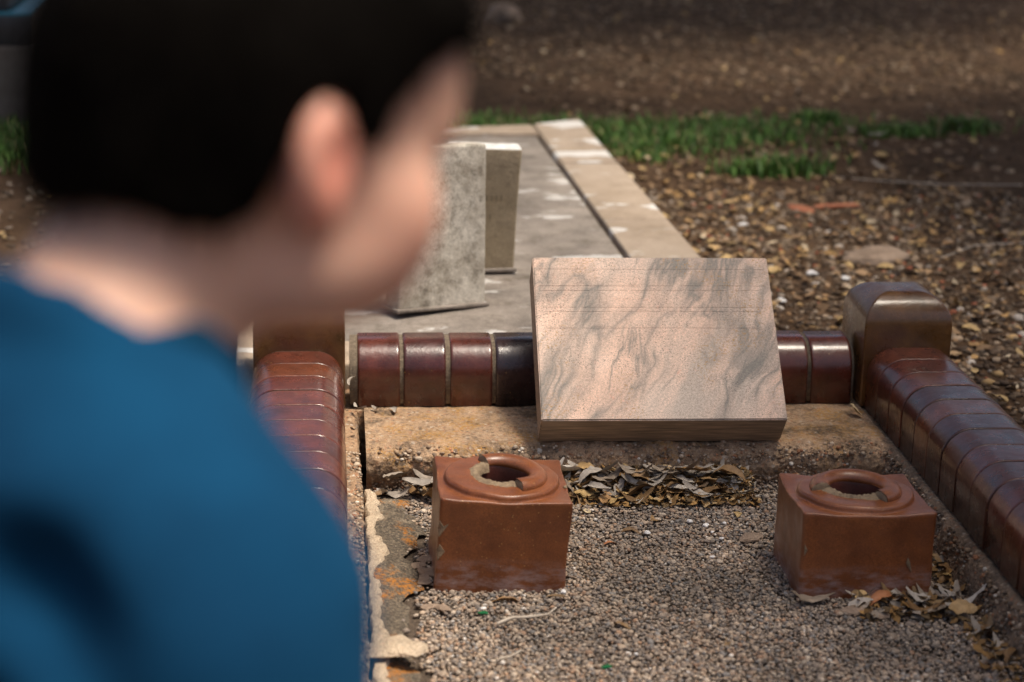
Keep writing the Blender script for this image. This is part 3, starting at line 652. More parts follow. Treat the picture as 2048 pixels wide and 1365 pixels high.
# round the right holder
for k in range(48):
    t = random.random()
    if t < .45: x, y = random.uniform(.80, .965), 2.80-random.random()**1.5*.07
    else: x, y = random.uniform(.945, .99), random.uniform(2.55, 3.03)
    key = random.choices(['grey', 'brown', 'yellow'], [6, 4, .5])[0]
    put_leaf(key, x, y, PZ+.005+random.uniform(0, .014), None, .38, random.uniform(.6, 1.2), 'dead leaf drifted around the flower holder beside the brick row', 'leaves around the flower holder by the brick row')
put_leaf('orange', .845, 2.775, PZ+.02, R(28), .1, 1., 'smooth orange leaf lying against the leaf-ringed flower holder', None, 0, R(25), 0)
put_leaf('yellow', .955, 2.72, PZ+.028, R(-10), .2, 1.15, 'pale tan broad leaf on the dead leaves by the brick row', None, 1, R(30), 0)
put_leaf('grey', .735, 2.785, PZ+.012, R(8), .2, 1.35, 'long grey curled leaf at the foot of the leaf-ringed flower holder', None, 5)
# scattered over the gravel
for (x, y, key, s) in ((.46, 3.05, 'orange', .45), (.40, 3.14, 'brown', .6), (.44, 3.19, 'yellow', .5), (.70, 3.17, 'yellow', .65), (.55, 3.15, 'brown', .6), (.50, 3.1, 'brown', .5), (.345, 3.2, 'yellow', .8), (.43, 2.72, 'brown', .5), (.58, 2.65, 'brown', .5), (.27, 2.82, 'brown', .6), (.345, 2.83, 'brown', .55)):
    put_leaf(key, x, y, PZ+.005, None, .2, s, 'small dry leaf lying alone on the open gravel', 'leaves scattered on the gravel')
# on the slab and kerb
put_leaf('yellow', .985, 3.50, .012, R(120), .2, .95, 'pale cupped leaf on the slab beside the corner block', None, 2, R(35), R(-30))
for (x, y, z) in ((.05, 3.535, .012), (.085, 3.55, .006), (.043, 3.43, .006), (.12, 3.545, .005), (.035, 3.56, .06)):
    put_leaf('grey', x, y, z, None, .6, .5, 'small shrivelled grey leaf on the slab by the brick corner', 'shrivelled leaves at the brick corner')

# small bits on the gravel
def lump(name, loc, r, mat, seed, flat=.6, rot=0, stretch=1., sub=2):
    bm = bmesh.new(); bmesh.ops.create_icosphere(bm, subdivisions=sub, radius=1); P = np.array([v.co for v in bm.verts]); F = [[v.index for v in f.verts] for f in bm.faces]; bm.free()
    P = P*(1+.42*fbm(P*1.3+seed*3.7, 3)[:, None]); P = P*np.array([stretch, 1, flat])*r
    return obj(name, mesh(name, P, F, mat, sub > 2), None, loc, (0, 0, rot))
for i, (x, y) in enumerate(((.635, 3.12), (.668, 3.13), (.61, 3.14), (.65, 3.06), (.35, 3.03), (.365, 3.10), (.62, 2.98), (.53, 3.09), (.23, 2.79), (.36, 2.85), (.44, 2.62), (.64, 3.09))):
    tag(lump('white_pebble', (x, y, PZ+.004), random.uniform(.0028, .0055), M_WHITE, i), 'tiny white pebble lying on the tan gravel', 'pebble', 'white pebbles on the gravel')
for i, (x, y) in enumerate(((.228, 2.775), (.39, 2.58))):
    tag(lump('glass_chip', (x, y, PZ+.004), .0055, M_GGLASS, 40+i, .5, 0, 1.8, 1), 'green chip lying on the tan gravel', 'glass chip', 'green chips on the gravel')
for i, (x, y, r_) in enumerate(((.145, 2.90, .012), (.155, 2.93, .014), (.14, 2.96, .011), (.15, 2.80, .009), (.155, 2.985, .01), (.70, 3.06, .016), (.17, 2.79, .01), (.085, 2.60, .03), (.80, 2.755, .016), (.83, 2.74, .014))):
    lab = 'flat tan stone flake at the edge of the stained concrete' if x < .3 else ('grey stone flake lying on the gravel between the flower holders' if y > 3 else 'brown lump of stone among leaves by the flower holder')
    o = lump('stone_flake', (x, y, PZ+.006 if r_ < .03 else PZ+.03), r_, M_ROCK if x > .1 else M_CEM, 60+i, .35, random.uniform(0, 3), 1.5); tag(o, lab, 'stone', 'stone flakes in the plot')
def twig(pts, r, label):
    V, F = [], []; n_ = len(pts)
    for i, p in enumerate(pts):
        rr_ = r*(1-.5*i/(n_-1))
        for j in range(6):
            a = j*math.pi/3; V.append((p[0], p[1]+rr_*math.cos(a), p[2]+rr_*math.sin(a)))
    for i in range(n_-1):
        for j in range(6): F.append((i*6+j, i*6+(j+1) % 6, (i+1)*6+(j+1) % 6, (i+1)*6+j))
    tag(obj('twig', mesh('twig', V, F, M_TWIG)), label, 'twig')
twig([(.245, 2.72, PZ+.010), (.27, 2.738, PZ+.012), (.285, 2.74, PZ+.011), (.305, 2.743, PZ+.011), (.325, 2.75, PZ+.011), (.34, 2.77, PZ+.013)], .003, 'thin pale bent twig on gravel before the broken-rimmed flower holder')
twig([(.238, 2.60, PZ+.010), (.255, 2.605, PZ+.011), (.272, 2.622, PZ+.012)], .0028, 'short pale straight twig on the gravel')

# ------------------------------------------------------------------ the grave behind
rg = empty('concrete_grave', (.32, 5.07, GZ-.02), (0, 0, R(1.77)))
def rgbox(name, x0, x1, y0, y1, z0, z1, mat, bev=.006, par=rg, rough=.0):
    me = bevel_box(name, x1-x0, y1-y0, z1-z0, mat, bev, 2)
    o = obj(name, me, par); o.location = ((x0+x1)/2, (y0+y1)/2, z0); return o
# local frame: half length 1.36, half width .56
T = .13
ky = [-1.36, -.12, .62, 1.36]
for a_, b_ in zip(ky[:-1], ky[1:]):
    if b_ < 1.3: rgbox('kerb_stone', .375, .545, a_+.0015, b_-.0015, 0, T, M_RKERB)
    rgbox('kerb_stone', -.545, -.375, a_+.0015, b_-.0015, 0, T, M_RKERB)
rgbox('kerb_stone', -.373, .373, -1.36, -1.20, 0, T-.001, M_RKERB)
def prism(name, poly, z0, z1, mat):
    bm = bmesh.new(); vs_ = [bm.verts.new((x, y, z0)) for x, y in poly]; f_ = bm.faces.new(vs_); ex = bmesh.ops.extrude_face_region(bm, geom=[f_])
    for v in ex['geom']:
        if isinstance(v, bmesh.types.BMVert): v.co.z = z1
    bmesh.ops.recalc_face_normals(bm, faces=bm.faces[:]); bmesh.ops.bevel(bm, geom=bm.edges[:], offset=.005, segments=2, affect='EDGES')
    me = bpy.data.meshes.new(name); bm.to_mesh(me); bm.free(); me.materials.append(mat); return obj(name, me, rg)
prism('kerb_stone', [(.375, .6215), (.545, .6215), (.545, 1.37), (.375, 1.275)], 0, T, M_RKERB)
prism('kerb_stone', [(-.373, 1.093), (.372, 1.093), (.372, 1.272), (.0, 1.2), (-.373, 1.2)], 0, T-.001, M_RKERB)
rgbox('ledger', -.362, .362, -1.192, 1.085, 0, T-.006, M_RSLAB, .004)
tag(rg, 'weathered concrete grave slab with tan kerb stones and two stone tablets on top', 'grave')
# two tablets
RT = GZ-.02+T+.001
def stele(name, loc, rz, lean, w_, h_, t_, mat, lit_topmat, label, roll_=0., insc=False):
    o = empty(name, loc); o.rotation_mode = 'ZXY'; o.rotation_euler = (lean, roll_, rz)
    me = bevel_box(name, w_, t_, h_, mat, .006, 3, rough=.002, cuts=8)
    if lit_topmat:
        me.materials.append(lit_topmat)
        for p in me.polygons:
            if p.center.z > h_-.008 and p.normal.z > .3: p.material_index = 1
    obj('slab', me, o); obj('mortar_bed', bevel_box('mortar_bed', w_+.012, t_+.016, .007, M_RSLAB, .002, 2, rough=.002, cuts=6), o).rotation_euler = (-lean*.8, -roll_, 0)
    if insc:
        V, F = [], []; rs = random.Random(3)
        for zz, x0, n_ in ((.17, -.015, 6), (.125, -.005, 3)):
            for i in range(n_):
                x = x0+i*.011; k = len(V); V += [(x, -t_/2-.0018, zz), (x+.005, -t_/2-.0018, zz), (x+.005, -t_/2-.0018, zz+.013), (x, -t_/2-.0018, zz+.013)]; F.append((k, k+1, k+2, k+3))
        q = obj('inscription', mesh('inscription', V, F, M_FADE, False), o); q['label'] = 'faint blurred lettering'
    tag(o, label, 'tablet'); return o
stele('stone_tablet', (.224, 4.115, RT), R(27.8), R(-6), .215, .345, .06, M_STONE1, None, 'mottled grey stone tablet standing upright on the grave slab, front edge nearest bricks')
stele('stone_tablet', (.335, 4.44, RT), R(4), R(3), .165, .292, .055, M_STONE2, M_STONE_LITTOP, 'yellowed stone tablet with lit top painted white, standing behind the mottled grey tablet', R(2.5), True)
# pink artificial flower behind them
fl_ = empty('artificial_flower', (.30, 5.9, RT))
V, F = [], []
for (dx, dy, dz) in ((0, 0, .07), (.02, .01, .062), (-.018, .008, .065), (.005, -.012, .055)):
    for k in range(8):
        a = k*math.pi/4; b0 = len(V); r_ = .024
        V += [(dx, dy, dz-.008), (dx+r_*.6*math.cos(a-.35), dy+r_*.6*math.sin(a-.35), dz+.004), (dx+r_*math.cos(a), dy+r_*math.sin(a), dz+.008), (dx+r_*.6*math.cos(a+.35), dy+r_*.6*math.sin(a+.35), dz+.004)]; F.append((b0, b0+1, b0+2, b0+3))
obj('petals', mesh('petals', V, F, M_PINK), fl_)
V, F = [], []
for (dx, dy) in ((0, 0), (.02, .01), (-.018, .008), (.005, -.012)):
    b0 = len(V); V += [(dx*.2-.002, dy*.2, 0), (dx*.2+.002, dy*.2, 0), (dx, dy, .06), (dx-.003, dy+.003, .06), (dx*.2, dy*.2+.003, 0)]; F += [(b0, b0+1, b0+2), (b0+1, b0+4, b0+2), (b0+4, b0+3, b0+2), (b0, b0+2, b0+3)]
obj('stem', mesh('stem', V, F, M_STEM), fl_)
tag(fl_, 'small bunch of pink flowers lying on the grave slab behind the tablets', 'flower')

# far monument; the teal strips on its top are painted sky reflection
mo = empty('tomb', (-1.6, 8.0, GZ-.03))
def mbox(name, x0, x1, y0, y1, z0, z1, mat, bev=.01):
    o = obj(name, bevel_box(name, x1-x0, y1-y0, z1-z0, mat, bev, 2), mo); o.location = ((x0+x1)/2+1.6, (y0+y1)/2-8.0, z0-GZ+.03)
mbox('base', -2.25, -1.005, 7.03, 9.1, GZ-.03, .19, M_MBASE, .012)
mbox('ledger', -2.24, -1.02, 7.05, 9.08, .188, .295, M_GRAN, .008)
mbox('sky_reflection_strip', -1.11, -1.02, 7.05, 9.08, .293, .303, M_TEAL, .003)
mbox('sky_reflection_strip', -2.24, -1.112, 7.05, 7.12, .293, .303, M_TEAL, .003)
mbox('upper_slab', -2.2, -1.114, 7.125, 9.0, .293, .36, M_GRAN, .008)
tag(mo, 'dark granite tomb on a grey cement base, teal sky reflection painted along its top edge', 'tomb')

# ------------------------------------------------------------------ litter on the open ground
def outside(n, x0, x1, y0, y1):
    X = rng.uniform(x0, x1, n); Y = rng.uniform(y0, y1, n)
    k = ~((X > -.16) & (X < 1.2) & (Y < 3.76)) & ~((X > -.32+.03*(6-Y)) & (X < .93-.03*(Y-4.2)) & (Y > 3.7) & (Y < 6.46)) & ~((X < -1.0) & (X > -2.3) & (Y > 7))
    return X[k], Y[k]
def litter():
    parts = []
    for (n, box, r0, r1, cols, wts) in (
        (8500, (.85, 2.1, 3.2, 5.9), .004, .010, [(.27, .2, .135), (.14, .095, .06), (.42, .35, .28), (.33, .2, .1), (.085, .055, .035), (.38, .13, .07)], [6, 8, 1.6, 3, 9, .8]),
        (1100, (.9, 2.1, 3.2, 5.7), .009, .015, [(.34, .25, .17), (.16, .11, .07), (.5, .44, .38), (.4, .26, .12), (.09, .06, .04)], [5, 6, 1.2, 3, 6]),
        (7000, (.7, 4.5, 5.5, 12.5), .006, .018, [(.16, .105, .065), (.1, .065, .04), (.28, .19, .12), (.4, .3, .2)], [6, 8, 3, 1.2]),
        (1500, (-2.6, .2, 5.0, 12), .006, .016, [(.2, .14, .09), (.1, .07, .045), (.36, .29, .22)], [5, 6, 2]),
        (1500, (-1.2, -.16, 1.5, 6), .006, .014, [(.2, .14, .09), (.1, .07, .045), (.36, .29, .22)], [5, 6, 2]),
        (5000, (.6, 3.0, 8.0, 12.5), .008, .02, [(.15, .1, .06), (.1, .065, .04), (.25, .165, .1)], [6, 8, 3])):
        X, Y = outside(n, *box[:2], *box[2:]); m = len(X); parts.append((np.stack([X, Y, gz(X, Y)+.002], 1), rng.uniform(r0, r1, m), palette(m, cols, wts)))
    P = np.concatenate([p[0] for p in parts]); r = np.concatenate([p[1] for p in parts]); c = np.concatenate([p[2] for p in parts])
    tag(obj('ground_stones', pebbles('ground_stones', P, r, c, .55)), 'scattered brown and pale stones and mulch on the bare earth', 'stones', kind='stuff')
litter()
# countable leaves on the ground beyond the kerb
cnt = 0
def gleaf(x, y, key, s):
    z = float(gz(np.array([x]), np.array([y]))[0])+.012
    put_leaf(key, x, y, z, None, .35, s, {'yellow': 'yellow fallen leaf lying on the stony earth beyond the kerb', 'brown': 'brown fallen leaf lying on the stony earth beyond the kerb', 'grey': 'pale grey fallen leaf on the stony earth beyond the kerb'}[key], 'leaves on the open ground')
while cnt < 105:
    y = 3.75+random.random()**1.3*3.2; x = .98+random.random()**1.6*1.1+(.05 if y < 4.2 else -.03*(y-4.2))
    if y < 3.9 and x < 1.22: continue
    gleaf(x, y, random.choices(['yellow', 'brown', 'grey'], [7, 2, 1])[0], random.uniform(.7, 1.15)); cnt += 1
for k in range(22):
    gleaf(random.uniform(.95, 2.7), random.uniform(6.3, 8.5), random.choices(['yellow', 'brown', 'grey'], [5, 4, 1])[0], random.uniform(.8, 1.2))
for k in range(9): gleaf(random.uniform(-1.3, -.75), random.uniform(5.7, 6.9), random.choice(['yellow', 'brown']), random.uniform(.9, 1.3))
gleaf(1.38, 8.6, 'yellow', 1.9)
# leaf scraps too many and small to pick apart
def scraps(name, X, Y, Z, L0, L1, cols, wts, label):
    n = len(X); a = rng.uniform(0, 6.283, n); L_ = rng.uniform(L0, L1, n)/2; W_ = L_*rng.uniform(.35, .7, n); tl = rng.normal(0, .35, n); t2 = rng.normal(0, .35, n); cu = rng.uniform(-.4, .6, n)*L_
    ax = np.stack([np.cos(a), np.sin(a), tl], 1); ay = np.stack([-np.sin(a), np.cos(a), t2], 1); P = np.stack([X, Y, Z], 1); up_ = np.array([0, 0, 1.])
    V = np.stack([P-ax*L_[:, None]+up_*cu[:, None], P-ax*L_[:, None]*.2+ay*W_[:, None], P-ax*L_[:, None]*.2-ay*W_[:, None], P+ax*L_[:, None]*.5+ay*W_[:, None]*.7, P+ax*L_[:, None]*.5-ay*W_[:, None]*.7, P+ax*L_[:, None]+up_*cu[:, None]], 1)
    b6 = 6*np.arange(n)[:, None]; F = np.concatenate([b6+np.array([t]) for t in ([0, 2, 1], [1, 2, 4], [1, 4, 3], [3, 4, 5])])
    tag(obj(name, np_mesh(name, V.reshape(-1, 3), F, M_TINT, True, np.repeat(palette(n, cols, wts), 6, 0))), label, 'leaves', kind='stuff')
X1, Y1 = outside(900, .86, 2.0, 3.75, 6.4); X2, Y2 = outside(700, .6, 4.0, 6.2, 12); X3, Y3 = outside(300, -2.2, -.3, 4.5, 8); X = np.concatenate([X1, X2, X3]); Y = np.concatenate([Y1, Y2, Y3])
kp = rng.random(len(X)) < np.where(Y < 6.4, 1.15-.55*(X-.86), 1); X, Y = X[kp], Y[kp]
scraps('leaf_litter', X, Y, gz(X, Y)+.011, .018, .042, [(.46, .32, .15), (.36, .22, .09), (.28, .18, .1), (.5, .4, .27), (.18, .11, .06)], [4, 4, 5, 2, 6], 'small yellow and brown leaf scraps littering the open earth')
n = 900; X = rng.uniform(.33, .75, n); d = rng.random(n); Y = 3.315-.10*d; scraps('leaf_fragments', X, Y, PZ+.003+.036*(1-d)**1.3+rng.uniform(0, .004, n), .008, .024, [(.3, .17, .06), (.2, .115, .045), (.38, .26, .13), (.42, .37, .3), (.12, .08, .04)], [5, 5, 3, 2, 3], 'crumbled brown leaf fragments under the heap below the tablet')
n = 420; t = rng.random(n) < .5; X = np.where(t, rng.uniform(.80, .96, n), rng.uniform(.935, .992, n)); Y = np.where(t, rng.uniform(2.72, 2.8, n), rng.uniform(2.45, 3.05, n)); scraps('leaf_fragments', X, Y, PZ+.003+rng.uniform(0, .012, n), .008, .026, [(.3, .17, .06), (.2, .115, .045), (.34, .28, .22), (.12, .08, .04)], [4, 4, 3, 4], 'crumbled leaf fragments around the flower holder by the brick row')

# larger stones and brick fragments
def gs(x, y): return float(gz(np.array([x]), np.array([y]))[0])
def frag(name, x, y, r_, mat, seed, label, cat, stretch, rot, flat=.35):
    tag(lump(name, (x, y, gs(x, y)+r_*flat*.3), r_, mat, seed, flat, rot, stretch, 3), label, cat)
frag('flat_rock', 1.44, 5.02, .055, M_ROCK, 71, 'flat pinkish jagged rock on the stony ground', 'rock', 1.75, R(12), .4)
frag('brick_fragment', 1.385, 5.62, .03, M_CHIP, 72, 'reddish brick fragment slanting on the ground beside another', 'brick fragment', 1.7, R(-50))
frag('brick_fragment', 1.50, 5.67, .028, M_CHIP, 73, 'long thin reddish brick fragment lying flat on the ground', 'brick fragment', 2.4, R(4))
frag('brick_fragment', 1.03, 4.78, .025, M_CHIP, 74, 'small orange brick fragment beside the grave kerb stones', 'brick fragment', 1.5, R(-40))
frag('pale_rock', .875, 9.95, .085, M_ROCK, 75, 'pale rounded rock on the far bare earth', 'rock', 1.1, 0, .8)
for i, (x, y) in enumerate(((1.13, 4.86), (1.22, 4.82), (1.30, 4.79), (1.08, 4.55), (1.16, 5.4))):
    tag(lump('white_stone', (x, y, gs(x, y)+.008), random.uniform(.007, .011), M_WHITE, 80+i, .6, 0, 1.3), 'small white stone on the stony ground beyond the kerb', 'stone', 'white stones beyond the kerb')
def rope(pts, r_, label):
    V, F = [], []
    for i, p in enumerate(pts):
        for j in range(5):
            a = j*2*math.pi/5; V.append((p[0], p[1]+r_*math.cos(a), gs(p[0], p[1])+.006+r_*math.sin(a)))
    for i in range(len(pts)-1):
        for j in range(5): F.append((i*5+j, i*5+(j+1) % 5, (i+1)*5+(j+1) % 5, (i+1)*5+j))
    tag(obj('twig', mesh('twig', V, F, M_TWIG)), label, 'twig')
rope([(1.55, 6.05), (1.7, 5.98), (1.9, 5.93), (2.15, 5.93)], .002, 'long thin pale twig on the earth below the grass tufts')
rope([(1.62, 5.02), (1.75, 5.15), (1.9, 5.2), (2.1, 5.16)], .002, 'thin curved twig on the shaded stony ground')

# grass
def blades(cx, cy, rx, ry, n, hgt, dark=1.):
    X = cx+np.clip(rng.normal(0, .42, n), -.95, .95)*rx; Y = cy+np.clip(rng.normal(0, .42, n), -.95, .95)*ry
    k = (np.abs(X-cx) < rx*1.2) & ~((X > -.3) & (X < .95-.03*(Y-4.2)) & (Y > 3.7) & (Y < 6.45)); X, Y = X[k], Y[k]; n = len(X)
    h = rng.uniform(.45, 1, n)*hgt; a = rng.uniform(0, 6.283, n); ln = rng.uniform(.15, .9, n)*h; wd = rng.uniform(.0025, .0045, n)
    Z = gz(X, Y)-.004; dx, dy = np.cos(a), np.sin(a)
    base = np.stack([X, Y, Z], 1); side = np.stack([-dy*wd, dx*wd, 0*wd], 1); mid = base+np.stack([dx*ln*.35, dy*ln*.35, h*.6], 1); tip = base+np.stack([dx*ln, dy*ln, h], 1)
    V = np.stack([base-side, base+side, mid+side*.8, mid-side*.8, tip], 1)
    c = palette(n, [(.08, .18, .022), (.115, .235, .033), (.055, .13, .02), (.26, .22, .09)], [5, 4, 3, 2])*dark
    return V, c
def grass_obj(name, specs):
    Vs, Cs = zip(*[blades(*s) for s in specs]); V = np.concatenate(Vs); c = np.concatenate(Cs); n = len(V)
    b5 = 5*np.arange(n)[:, None]; F = np.concatenate([b5+np.array([[0, 1, 2]]), b5+np.array([[0, 2, 3]]), b5+np.array([[3, 2, 4]])])
    return obj(name, np_mesh(name, V.reshape(-1, 3), F, M_GRASS, True, np.repeat(c, 5, 0)))
tag(grass_obj('grass', [(.55, 6.9, .6, .3, 1500, .055), (.8, 6.8, .3, .3, 900, .055), (1.12, 6.72, .3, .35, 1000, .05), (1.42, 6.85, .35, .4, 900, .05), (1.3, 7.0, .8, .3, 350, .04), (1.9, 7.0, .8, .3, 300, .035), (1.25, 6.6, .6, .4, 500, .04), (1.02, 6.5, .1, .25, 500, .045), (.3, 6.75, .5, .2, 900, .05),
                        (-1.15, 6.55, .35, .45, 2200, .07), (-.7, 6.7, .5, .4, 2500, .06)]), 'patchy green grass growing behind the concrete grave', 'grass', kind='stuff')
tag(grass_obj('grass_tuft', [(1.43, 6.12, .17, .1, 520, .07), (1.33, 6.15, .15, .08, 250, .05)]), 'dense green grass tuft alone on bare earth before the grass patch', 'grass')
tag(grass_obj('grass_tuft', [(1.78, 7.1, .1, .08, 600, .06)]), 'small bright green tuft of leafy grass at the end of the grass patch', 'grass')
tag(grass_obj('grass_tuft', [(2.02, 6.85, .15, .08, 600, .05)]), 'wide low green weed clump in the shaded earth', 'grass')
tag(grass_obj('grass_tuft', [(2.3, 6.95, .13, .08, 500, .06, .8)]), 'dark green weed clump beside the wide low clump', 'grass')

# ------------------------------------------------------------------ person kneeling in front of the plot
class Field:
    def __init__(s, lo, hi, h):
        s.h = h; s.lo = np.array(lo, np.float32); n = np.ceil((np.array(hi)-s.lo)/h).astype(int)+1
        s.ax = [s.lo[k]+h*np.arange(n[k], dtype=np.float32) for k in range(3)]; s.D = np.full(n, .2, np.float32)
    def sub(s, lo, hi):
        sl_ = tuple(slice(max(0, int((lo[k]-s.lo[k])/s.h)), min(s.D.shape[k], int((hi[k]-s.lo[k])/s.h)+2)) for k in range(3))
        G = np.stack(np.meshgrid(*[s.ax[k][sl_[k]] for k in range(3)], indexing='ij'), -1); return sl_, G
    def _join(s, sl_, d, k, op):
        A = s.D[sl_]
        if op == 'add':
            hh = np.clip(.5+.5*(A-d)/k, 0, 1); s.D[sl_] = A*(1-hh)+d*hh-k*hh*(1-hh)
        elif op == 'cut':
            d = -d; hh = np.clip(.5-.5*(A-d)/k, 0, 1); s.D[sl_] = A*(1-hh)+d*hh+k*hh*(1-hh)
    def ell(s, c, r, k=.02, M=None, op='add', pad=.08):
        c, r = np.array(c, np.float32), np.array(r, np.float32); m = r.max()+pad; sl_, G = s.sub(c-m, c+m)
        if G.size == 0: return
        q = G-c
        if M is not None: q = q@np.array(M, np.float32)
        k0 = np.linalg.norm(q/r, axis=-1); k1 = np.linalg.norm(q/(r*r), axis=-1); s._join(sl_, k0*(k0-1)/np.maximum(k1, 1e-6), k, op)
    def cap(s, a, b_, ra, rb, k=.02, op='add', pad=.08):
        a, b_ = np.array(a, np.float32), np.array(b_, np.float32); m = max(ra, rb)+pad; sl_, G = s.sub(np.minimum(a, b_)-m, np.maximum(a, b_)+m)
        if G.size == 0: return
        ab = b_-a; t = np.clip(((G-a)@ab)/(ab@ab), 0, 1); s._join(sl_, np.linalg.norm(G-a-t[..., None]*ab, axis=-1)-(ra+(rb-ra)*t), k, op)
    def nets(s, name, mat):
        D = s.D; S = D < 0; c = [D[i:D.shape[0]-1+i, j:D.shape[1]-1+j, k:D.shape[2]-1+k] for i in (0, 1) for j in (0, 1) for k in (0, 1)]
        sg = sum((x < 0).astype(np.int8) for x in c); act = (sg > 0) & (sg < 8); idx = np.full(act.shape, -1, np.int64); I = np.argwhere(act); idx[act] = np.arange(len(I))
        cv = np.stack([x[act] for x in c], 1); off = np.array([(i, j, k) for i in (0, 1) for j in (0, 1) for k in (0, 1)], np.float32)
        acc = np.zeros((len(I), 3), np.float32); cn = np.zeros(len(I), np.float32)
        for a in range(8):
            for b_ in range(a+1, 8):
                if abs(off[a]-off[b_]).sum() != 1: continue
                va, vb = cv[:, a], cv[:, b_]; x = (va < 0) != (vb < 0); t = np.where(x, va/np.where(x, va-vb, 1), 0)
                acc += np.where(x[:, None], off[a]+t[:, None]*(off[b_]-off[a]), 0); cn += x
        V = (I+acc/cn[:, None])*s.h+s.lo; F = []
        for ax in range(3):
            u, v = (ax+1) % 3, (ax+2) % 3; sl0 = [slice(None)]*3; sl1 = [slice(None)]*3; sl0[ax] = slice(0, -1); sl1[ax] = slice(1, None)
            A, B = S[tuple(sl0)], S[tuple(sl1)]; E = np.argwhere(A != B)
            E = E[(E[:, u] > 0) & (E[:, v] > 0) & (E[:, u] < D.shape[u]-1) & (E[:, v] < D.shape[v]-1)]
            if not len(E): continue
            eu = np.zeros(3, int); eu[u] = 1; ev = np.zeros(3, int); ev[v] = 1
            q = np.stack([idx[tuple((E-eu-ev).T)], idx[tuple((E-ev).T)], idx[tuple(E.T)], idx[tuple((E-eu).T)]], 1)
            flip = ~A[tuple(E.T)]; q[flip] = q[flip][:, ::-1]; F.append(q)
        F = np.concatenate(F); F = F[(F >= 0).all(1)]
        # light relaxation
        e = np.concatenate([F[:, [0, 1]], F[:, [1, 2]], F[:, [2, 3]], F[:, [3, 0]]])
        for it in range(2):
            sm = np.zeros_like(V); ct = np.zeros(len(V)); np.add.at(sm, e[:, 0], V[e[:, 1]]); np.add.at(ct, e[:, 0], 1); V = V*.5+.5*sm/np.maximum(ct, 1)[:, None]
        return np_mesh(name, V, F, mat)
PHI = R(-42); PO = Vector((-.120, .891, GZ-.005))
def person():
    root = empty('person', PO, (0, 0, PHI)); root.scale = (.978, .978, .978)
    HS = 1.0; HC = np.array([.010, .108, 1.083]); hp = R(11)
    cp, sp = math.cos(hp), math.sin(hp)
    hy = R(-12); HM = np.array([[math.cos(hy), -math.sin(hy), 0], [math.sin(hy), math.cos(hy), 0], [0, 0, 1]])@np.array([[1, 0, 0], [0, cp, sp], [0, -sp, cp]])     # head local -> person (pitched forward)
    H = lambda x, y, z: HC+HM@np.array([x, y, z])*HS
    f = Field((-.30, -.36, -.02), (.30, .42, 1.25), .0046)
    E = lambda c, r, k=.02, op='add': f.ell(H(*c), np.array(r)*HS, k, HM, op)
    # head
    E((0, -.008, .022), (.074, .094, .086), .01); E((0, .034, -.018), (.06, .068, .072), .03); E((0, .070, -.062), (.027, .02, .02), .03)
    for s in (-1, 1):
        E((s*.043, .056, -.024), (.027, .031, .03), .025); E((s*.034, .058, -.048), (.024, .024, .024), .025); E((s*.03, .075, .045), (.03, .026, .03), .025); E((s*.05, .014, -.055), (.018, .035, .022), .025); E((s*.03, .083, .022), (.026, .012, .01), .015)
        E((s*.032, .098, .004), (.017, .013, .012), .008, 'cut')
    f.cap(H(0, .093, .008), H(0, .113, -.03), .0085, .0125, .012); f.ell(H(0, .106, -.034), (.017, .012, .009), .008)
    E((0, .092, -.052), (.021, .01, .008), .008); E((0, .101, -.0525), (.024, .01, .0018), .003, 'cut')
    for s in (-1, 1):        # ears: shell, then hollow, lobe
        a = R(24)*s; EM = HM@np.array([[math.cos(a), -math.sin(a), 0], [math.sin(a), math.cos(a), 0], [0, 0, 1]])
        f.ell(H(s*.081, -.012, .002), np.array((.0105, .020, .031)), .004, EM)
        f.ell(H(s*.073, -.002, .0), (.012, .014, .024), .008, EM)
        f.ell(H(s*.0935, -.004, .006), (.0115, .0115, .0205), .003, EM, 'cut')
        f.ell(H(s*.077, -.002, -.025), (.008, .009, .010), .008, EM)
    # neck and torso
    f.cap((0, .0, .985), H(0, -.026, -.035), .05, .05, .025); f.cap((0, .015, .97), H(0, .005, -.045), .034, .034, .025)
    f.cap((-.07, -.005, .93), (.07, -.005, .93), .05, .05, .05); f.ell((0, .0, .82), (.125, .085, .16), .06); f.ell((0, .0, .62), (.11, .08, .16), .06); f.ell((0, -.01, .49), (.145, .1, .1), .06)
    for s in (-1, 1):
        sh, el, wr = (s*.118, -.012, .895), (s*.142, .0, .65), (s*.125, .2, .555)
        f.ell(sh, (.045, .05, .05), .04); f.cap(sh, el, .04, .034, .03); f.cap(el, wr, .036, .024, .02)
        # hand resting on the thigh, palm down
        pc = np.array((s*.14, .265, .535)); f.ell(pc, (.038, .045, .015), .012)
        for k, (dx, l) in enumerate(((-.027, .062), (-.009, .07), (.01, .066), (.028, .05))):
            a0 = pc+np.array((dx, .034, .002)); a1 = a0+np.array((dx*.15, l*.55, -.004)); a2 = a1+np.array((0, l*.4, -.018)); f.cap(a0, a1, .0088, .008, .005); f.cap(a1, a2, .008, .0068, .004)
        t0 = pc+np.array((-s*.03, -.012, .0)); t1 = t0+np.array((-s*.022, .028, -.004)); t2 = t1+np.array((-s*.004, .027, -.008)); f.cap(t0, t1, .011, .0095, .008); f.cap(t1, t2, .0095, .008, .004)
        hip, kn, an, toe = (s*.085, .0, .47), (s*.12, .21, .075), (s*.1, -.17, .055), (s*.1, -.25, .035)
        f.cap(hip, kn, .085, .058, .04); f.cap(kn, an, .056, .036, .03); f.cap(an, toe, .036, .026, .02)
    bme = f.nets('body', M_SKIN); Pb = np.array([v.co for v in bme.vertices]); qb = (Pb-HC)@HM
